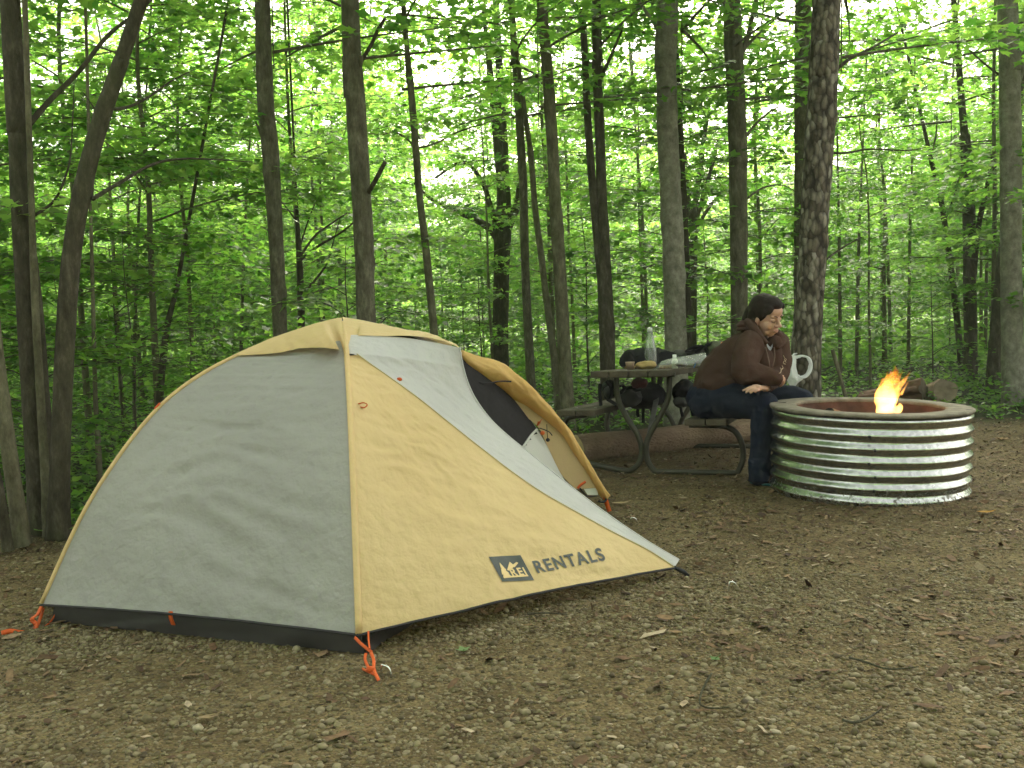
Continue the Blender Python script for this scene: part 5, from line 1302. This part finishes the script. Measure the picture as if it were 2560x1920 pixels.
# ------------------------------------------------------------------ the woman on the bench
SKIN = simple('skin', (.47, .28, .2), (.53, .33, .245), 12, .5, bump=.05, bscale=200, spec=.35)
_b = SKIN.node_tree.nodes['Principled BSDF']; _b.inputs['Subsurface Weight'].default_value = .1; _b.inputs['Subsurface Radius'].default_value = (.01, .004, .002)
HOOD = simple('brown_fleece', (.046, .024, .017), (.064, .035, .025), 5, .9, bump=.35, bscale=90, spec=.15)
JEAN = simple('dark_denim', (.006, .009, .019), (.012, .018, .036), 6, .85, bump=.3, bscale=120, spec=.2)
HAIR = simple('dark_brown_hair', (.008, .0045, .003), (.018, .01, .007), 30, .6, bump=.4, bscale=60, bstretch=(1, 1, 5), spec=.15)
SHIRT = simple('grey_tee', (.2, .21, .22), None, rough=.8); LIP = simple('lips', (.4, .2, .155), None, rough=.45); LASH = simple('lashes', (.02, .011, .008), None, rough=.6)
SHOE = simple('brown_shoe', (.04, .02, .015), (.06, .03, .02), 9, .7); SOLE = simple('teal_sole', (.02, .1, .1), None, rough=.7); CORDM = simple('drawstring', (.14, .09, .07), None, rough=.8); PRT = simple('pale_print', (.42, .32, .22), None, rough=.8)
P6 = lambda x, y, Y: atY(1700 + x / 5.53, 700 + y / 5.53, Y)
seat = atY(1790, 1043, 6.62)
wm = thing('person', 'woman in a brown hooded sweatshirt and dark jeans sitting on the picnic bench looking down', 'person', V3((seat.x, seat.y, 0)))

rH, lH = atY(1783, 996, 6.52), atY(1822, 985, 6.74)
rK, lK = atY(1912, 1012, 6.22), atY(2004, 1000, 6.58)
rA, lA = atY(1899, 1180, 6.18), atY(2000, 1172, 6.42)
pelv = (rH + lH) / 2 + V3((-.03, 0, .0))
waist = atY(1800, 938, 6.58); chest = atY(1858, 884, 6.5); upper = atY(1902, 848, 6.47)
rS, lS = atY(1876, 860, 6.34), atY(1946, 856, 6.58)
rE, lE = atY(1860, 932, 6.2), atY(1950, 934, 6.48)
rW, lW = atY(1942, 946, 6.2), atY(1914, 970, 6.22)
HC = P6(1198, 505, 6.42)
hf = V3((.60, -.74, -.34)).normalized(); u0 = V3((-.13, 0, 1)); hu = (u0 - hf * u0.dot(hf)).normalized(); hr = hf.cross(hu)
HS = 1.06
hl = lambda x, y, z: HC + (hr * x + hf * y + hu * z) * HS
AX = (hr, hf, hu)
hb_ = lambda m, c, r, **k: m.blob(hl(*c), [v * HS for v in r], AX, **k)


def limb(m, pts, n=14, flat=1.0, k=16):
    q = spline([(*p, r) for p, r in pts], k); m.tube([x[:3] for x in q], [x[3] for x in q], n, flat=flat)
    m.blob(V3(q[0][:3]), (q[0][3],) * 3, nu=12, nv=8); m.blob(V3(q[-1][:3]), (q[-1][3],) * 3, nu=12, nv=8)


# -- body: one skin from head to ankles
m = MB()
hb_(m, (0, -.014, .024), (.076, .096, .096), nu=28, nv=20); hb_(m, (0, .02, -.04), (.061, .066, .076), nu=24, nv=18)
hb_(m, (0, .05, -.09), (.026, .024, .022)); hb_(m, (.036, .042, -.036), (.028, .032, .034)); hb_(m, (-.036, .042, -.036), (.028, .032, .034))
hb_(m, (0, .05, .05), (.058, .038, .04)); hb_(m, (.03, .038, -.075), (.024, .03, .03)); hb_(m, (-.03, .038, -.075), (.024, .03, .03))
limb(m, [(hl(0, .078, .018), .008 * HS), (hl(0, .092, -.004), .009 * HS), (hl(0, .106, -.024), .0125 * HS)], 10)
hb_(m, (.012, .094, -.029), (.009, .01, .008)); hb_(m, (-.012, .094, -.029), (.009, .01, .008))
for s in (1, -1):
    hb_(m, (s * .031, .068, .004), (.0165, .013, .0115)); hb_(m, (s * .031, .072, .027), (.022, .012, .008)); hb_(m, (s * .076, -.008, -.012), (.009, .017, .028)); hb_(m, (s * .07, -.004, -.038), (.007, .009, .01))
hb_(m, (0, .08, -.056), (.021, .01, .0075)); hb_(m, (0, .078, -.067), (.018, .011, .0085))
limb(m, [(hl(0, -.025, -.05), .053), (hl(0, -.036, -.1), .048), (upper + V3((-.04, .03, -.02)), .045)])
limb(m, [(upper + V3((-.04, .02, -.03)), .06), (chest + V3((.02, 0, 0)), .09), (waist + V3((.05, 0, .01)), .09), (pelv + V3((.04, 0, 0)), .1)], flat=.9)
for s, e, w_ in ((rS, rE, rW), (lS, lE, lW)):
    limb(m, [(upper + V3((-.04, .02, -.04)), .05), (s, .062), ((s + e) / 2, .052), (e, .044)]); limb(m, [(e, .044), ((e + w_) / 2, .04), (w_, .027)])
for h, kk, a in ((rH, rK, rA), (lH, lK, lA)):
    limb(m, [(pelv, .12), (h, .095), ((h + kk) / 2, .082), (kk, .06)]); limb(m, [(kk, .06), (kk + (a - kk) * .35, .056), (a, .036)])


def hand(m, wrist, palm, tips, thumb, rp=.022, rf=.0085):
    """palm with four fingers bent at a knuckle, each its own length, and a thumb off its side"""
    limb(m, [(wrist, .024), (wrist + (palm - wrist) * .5, .027), (palm, rp)], 12, .62)
    for k, (kn, md, tp) in enumerate(tips):
        limb(m, [(palm + (wrist - palm) * .35, rf * 1.1), (kn, rf * 1.12), (md, rf), (tp, rf * .82)], 8, k=10)
    limb(m, [(thumb[0], rf * 1.35), (thumb[1], rf * 1.15), (thumb[2], rf * .9)], 8, k=8)


# left hand, lying on the right thigh with spread fingers pointing to the left of the picture
Yh = 6.13
hand(m, lW, P6(1085, 1498, Yh), [(P6(1010, 1478, Yh - .005), P6(960, 1488, Yh - .012), P6(872, 1528, Yh - .008)),
                                 (P6(1020, 1497, Yh - .012), P6(975, 1512, Yh - .022), P6(915, 1556, Yh - .02)),
                                 (P6(1045, 1512, Yh - .018), P6(1015, 1528, Yh - .028), P6(975, 1560, Yh - .026)),
                                 (P6(1080, 1520, Yh - .022), P6(1062, 1530, Yh - .03), P6(1040, 1548, Yh - .03))],
     (P6(1120, 1480, Yh + .01), P6(1060, 1462, Yh + .01), P6(1010, 1462, Yh + .008)), .021)
# right hand, closed softly over the far thigh
Yr = 6.24
hand(m, rW, P6(1398, 1385, Yr), [(P6(1428, 1350, Yr - .01), P6(1440, 1385, Yr - .014), P6(1425, 1425, Yr - .01)),
                                 (P6(1430, 1370, Yr - .01), P6(1438, 1405, Yr - .014), P6(1418, 1445, Yr - .008)),
                                 (P6(1422, 1395, Yr), P6(1424, 1428, Yr - .006), P6(1402, 1462, Yr)),
                                 (P6(1408, 1415, Yr + .01), P6(1404, 1444, Yr + .004), P6(1385, 1470, Yr + .008))],
     (P6(1380, 1360, Yr - .02), P6(1400, 1335, Yr - .026), P6(1424, 1330, Yr - .024)), .021)
fuse(m, .0038, 2).build('body', SKIN, wm)
m = MB(); m.tube(spline([hl(.021, .083, -.060), hl(.009, .091, -.0565), hl(0, .0925, -.058), hl(-.009, .091, -.0565), hl(-.021, .083, -.060)], 16), [.001] + [.0042] * 14 + [.001], 8)
m.tube(spline([hl(.019, .084, -.0625), hl(0, .0925, -.067), hl(-.019, .084, -.0625)], 16), [.001] + [.0052] * 14 + [.001], 8); fuse(m, .0018, 1).build('lips', LIP, wm)
for s in (1, -1):
    m = MB(); m.tube(spline([hl(s * .0165, .077, -.002), hl(s * .025, .0835, -.0065), hl(s * .036, .081, -.0062), hl(s * .046, .071, -.001)], 14), .0019, 6); m.build('eyelashes', LASH, wm)
    m = MB(); m.tube(spline([hl(s * .012, .087, .022), hl(s * .026, .0855, .031), hl(s * .04, .077, .03), hl(s * .05, .066, .022)], 14), [.0022 + .0012 * math.sin(math.pi * i / 13) for i in range(14)], 6, flat=.6); m.build('eyebrow', LASH, wm)

# -- hair: parted, combed back over the ears and tied low behind
m = MB()
hb_(m, (0, -.03, .034), (.087, .098, .1), nu=30, nv=22); hb_(m, (0, .012, .085), (.066, .07, .05), nu=24, nv=16)
hb_(m, (.064, -.012, .04), (.026, .056, .056)); hb_(m, (-.064, -.012, .04), (.026, .056, .056))
hb_(m, (.07, -.045, .0), (.022, .042, .05)); hb_(m, (-.07, -.045, .0), (.022, .042, .05))
hb_(m, (.052, .036, .066), (.03, .036, .034)); hb_(m, (-.046, .042, .076), (.03, .034, .026))
hb_(m, (0, -.1, -.02), (.07, .05, .07)); hb_(m, (.03, -.098, -.045), (.05, .045, .05))
fuse(m, .005, 7, disp=lambda p, n: .0012 * noise.noise(V3(((p - HC).dot(hr) * 90, (p - HC).dot(hf) * 25, (p - HC).dot(hu) * 25)))).build('hair', HAIR, wm)

# -- hooded sweatshirt
wrk = lambda f, a, seed: (lambda p, n: a * (1 - 2 * abs(noise.noise(V3((p.x * f, p.y * f, p.z * f * 1.5 + seed))))) + a * .5 * noise.noise(p * f * 2.6))
m = MB()
bk = [(atY(1790, 964, 6.6), .15), (atY(1808, 934, 6.58), .158), (atY(1838, 904, 6.54), .158), (atY(1864, 882, 6.5), .15), (atY(1884, 872, 6.48), .115)]
limb(m, bk, 24, .95, 24)
m.blob(atY(1800, 958, 6.55), (.15, .17, .1), nu=24, nv=18); m.blob(atY(1896, 906, 6.42), (.09, .1, .12), nu=20, nv=16); m.blob(atY(1926, 898, 6.5), (.075, .1, .11), nu=20, nv=16)
m.blob(rS + V3((0, .02, -.01)), (.084, .09, .085)); m.blob(lS + V3((0, 0, -.02)), (.068, .09, .08))
limb(m, [(rS, .088), (rS + (rE - rS) * .5 + V3((-.01, -.01, 0)), .084), (rE, .074)], 18); limb(m, [(rE, .074), (rE + (rW - rE) * .5 + V3((0, 0, .004)), .06), (rW - (rW - rE) * .06, .046)], 16)
limb(m, [(lS, .07), ((lS + lE) / 2 + V3((.008, 0, 0)), .068), (lE, .06)], 18); limb(m, [(lE, .06), ((lE + lW) / 2, .048), (lW + (lE - lW) * .16, .038)], 16)
fuse(m, .008, 5, disp=wrk(8, .008, 3)).build('hooded_sweatshirt', HOOD, wm)
m = MB()     # the hood lying bunched round the neck and down the back
nb = upper + V3((-.0, 0, .035))
col = [P6(x, y, Y) for x, y, Y in [(1200, 880, 6.3), (1115, 785, 6.31), (1040, 690, 6.35), (975, 610, 6.43), (960, 570, 6.53), (1080, 580, 6.62), (1270, 690, 6.64), (1400, 770, 6.6), (1425, 850, 6.5), (1340, 940, 6.4)]]
q = spline([(*p, r) for p, r in zip(col, [.016, .026, .034, .04, .042, .04, .032, .026, .022, .016])], 40); m.tube([x[:3] for x in q], [x[3] for x in q], 14, flat=.8)
m.blob(P6(1300, 860, 6.42), (.05, .04, .045)); m.blob(P6(1340, 800, 6.5), (.04, .04, .045)); m.blob(P6(930, 610, 6.5), (.06, .075, .034)); m.blob(P6(860, 625, 6.48), (.035, .06, .014)); m.blob(P6(850, 680, 6.47), (.034, .06, .012)); m.blob(P6(1000, 690, 6.47), (.07, .08, .04))
fuse(m, .005, 2, disp=wrk(16, .003, 8)).build('hood', HOOD, wm)
m = MB()
q = spline([P6(1195, 880, 6.32), P6(1215, 940, 6.31), P6(1250, 975, 6.31), P6(1280, 930, 6.33)], 20)
m.grid([[V3(p) for p in q], [V3(p) + V3((.008, .03, .022)) for p in q]]); m.build('tee_shirt', SHIRT, wm)
for pts in ([(1180, 930, 6.27), (1215, 1050, 6.245), (1240, 1170, 6.235), (1238, 1330, 6.23)], [(1300, 930, 6.29), (1310, 1060, 6.27), (1290, 1180, 6.26)]):
    m = MB(); m.tube(spline([P6(x, y, Y) for x, y, Y in pts], 16), .0032, 6); m.build('drawstring', CORDM, wm)
shell = [o for o in wm.children if o.name.startswith('hooded_sweatshirt')][0]
_o = ORG[wm.name]; bvs = BVHTree.FromPolygons([tuple(V3(v.co) + _o) for v in shell.data.vertices], [tuple(p.vertices) for p in shell.data.polygons])


def onshell(x, y):
    d = ray(1700 + x / 5.53, 700 + y / 5.53); h = bvs.ray_cast(EYE, d); return (h[0] - d * .003) if h[0] else None


m = MB()
for pts in ([(1430, 1040), (1445, 1075), (1470, 1100), (1450, 1120)], [(1440, 1120), (1430, 1150), (1460, 1165)], [(1410, 1180), (1425, 1215), (1400, 1235), (1385, 1215)], [(1440, 1090), (1465, 1140)], [(1400, 1240), (1390, 1280), (1370, 1290)]):
    q = [onshell(x, y) for x, y in spline(pts, 10)]
    q = [p for p in q if p]
    if len(q) > 3: m.tube(q, .0032, 6, flat=.5)
if m.v: m.build('chest_print', PRT, shell)
# cuffs and waistband
for a, b, r in ((rE, rW, .045), (lE, lW, .037)):
    d = (b - a).normalized(); c = b - d * .02; m = MB(); m.tube([c - d * .03, c - d * .012, c + d * .012, c + d * .028], [r * .98, r * 1.02, r * 1.0, r * .9], 20, caps=False); m.build('cuff', HOOD, shell)

# -- jeans and shoes
m = MB()
m.blob(pelv + V3((-.01, 0, -.01)), (.19, .2, .135), nu=26, nv=18)
m.blob(atY(1778, 1010, 6.55), (.14, .16, .105), nu=24, nv=16)
limb(m, [(rH, .118), (rH + (rK - rH) * .45, .108), (rK + V3((.0, 0, -.005)), .082)], 20); limb(m, [(rK, .08), (rK + (rA - rK) * .3, .075), (rK + (rA - rK) * .7, .064), (rA + V3((0, 0, -.02)), .068)], 18)
limb(m, [(lH, .118), (lH + (lK - lH) * .45, .104), (lK, .078)], 20); limb(m, [(lK, .078), (lK + (lA - lK) * .5, .07), (lA, .066)], 18)
for a_ in (rA, lA): m.tube([V3((a_.x, a_.y, .16)), V3((a_.x + .004, a_.y, .08)), V3((a_.x + .008, a_.y, .028))], [.066, .07, .08], 20)
fuse(m, .008, 4, disp=wrk(9, .007, 5)).build('jeans', JEAN, wm)
for a, dv in ((rA, V3((.75, -.55, 0))), (lA, V3((.8, -.5, 0)))):
    d = dv.normalized(); s = V3((-d.y, d.x, 0)); c = V3((a.x, a.y, 0)); m = MB()
    m.blob(c + d * .0 + UP * .045, (.05, .04, .042), (d, s, UP)); m.blob(c + d * .1 + UP * .034, (.09, .043, .03), (d, s, UP)); m.blob(c + d * .05 + UP * .04, (.08, .04, .036), (d, s, UP))
    sh = fuse(m, .006, 2).build('shoe', SHOE, wm)
    m = MB(); m.blob(c + d * .06 + UP * .012, (.128, .047, .013), (d, s, UP), nu=20, nv=10); m.build('sole', SOLE, sh)
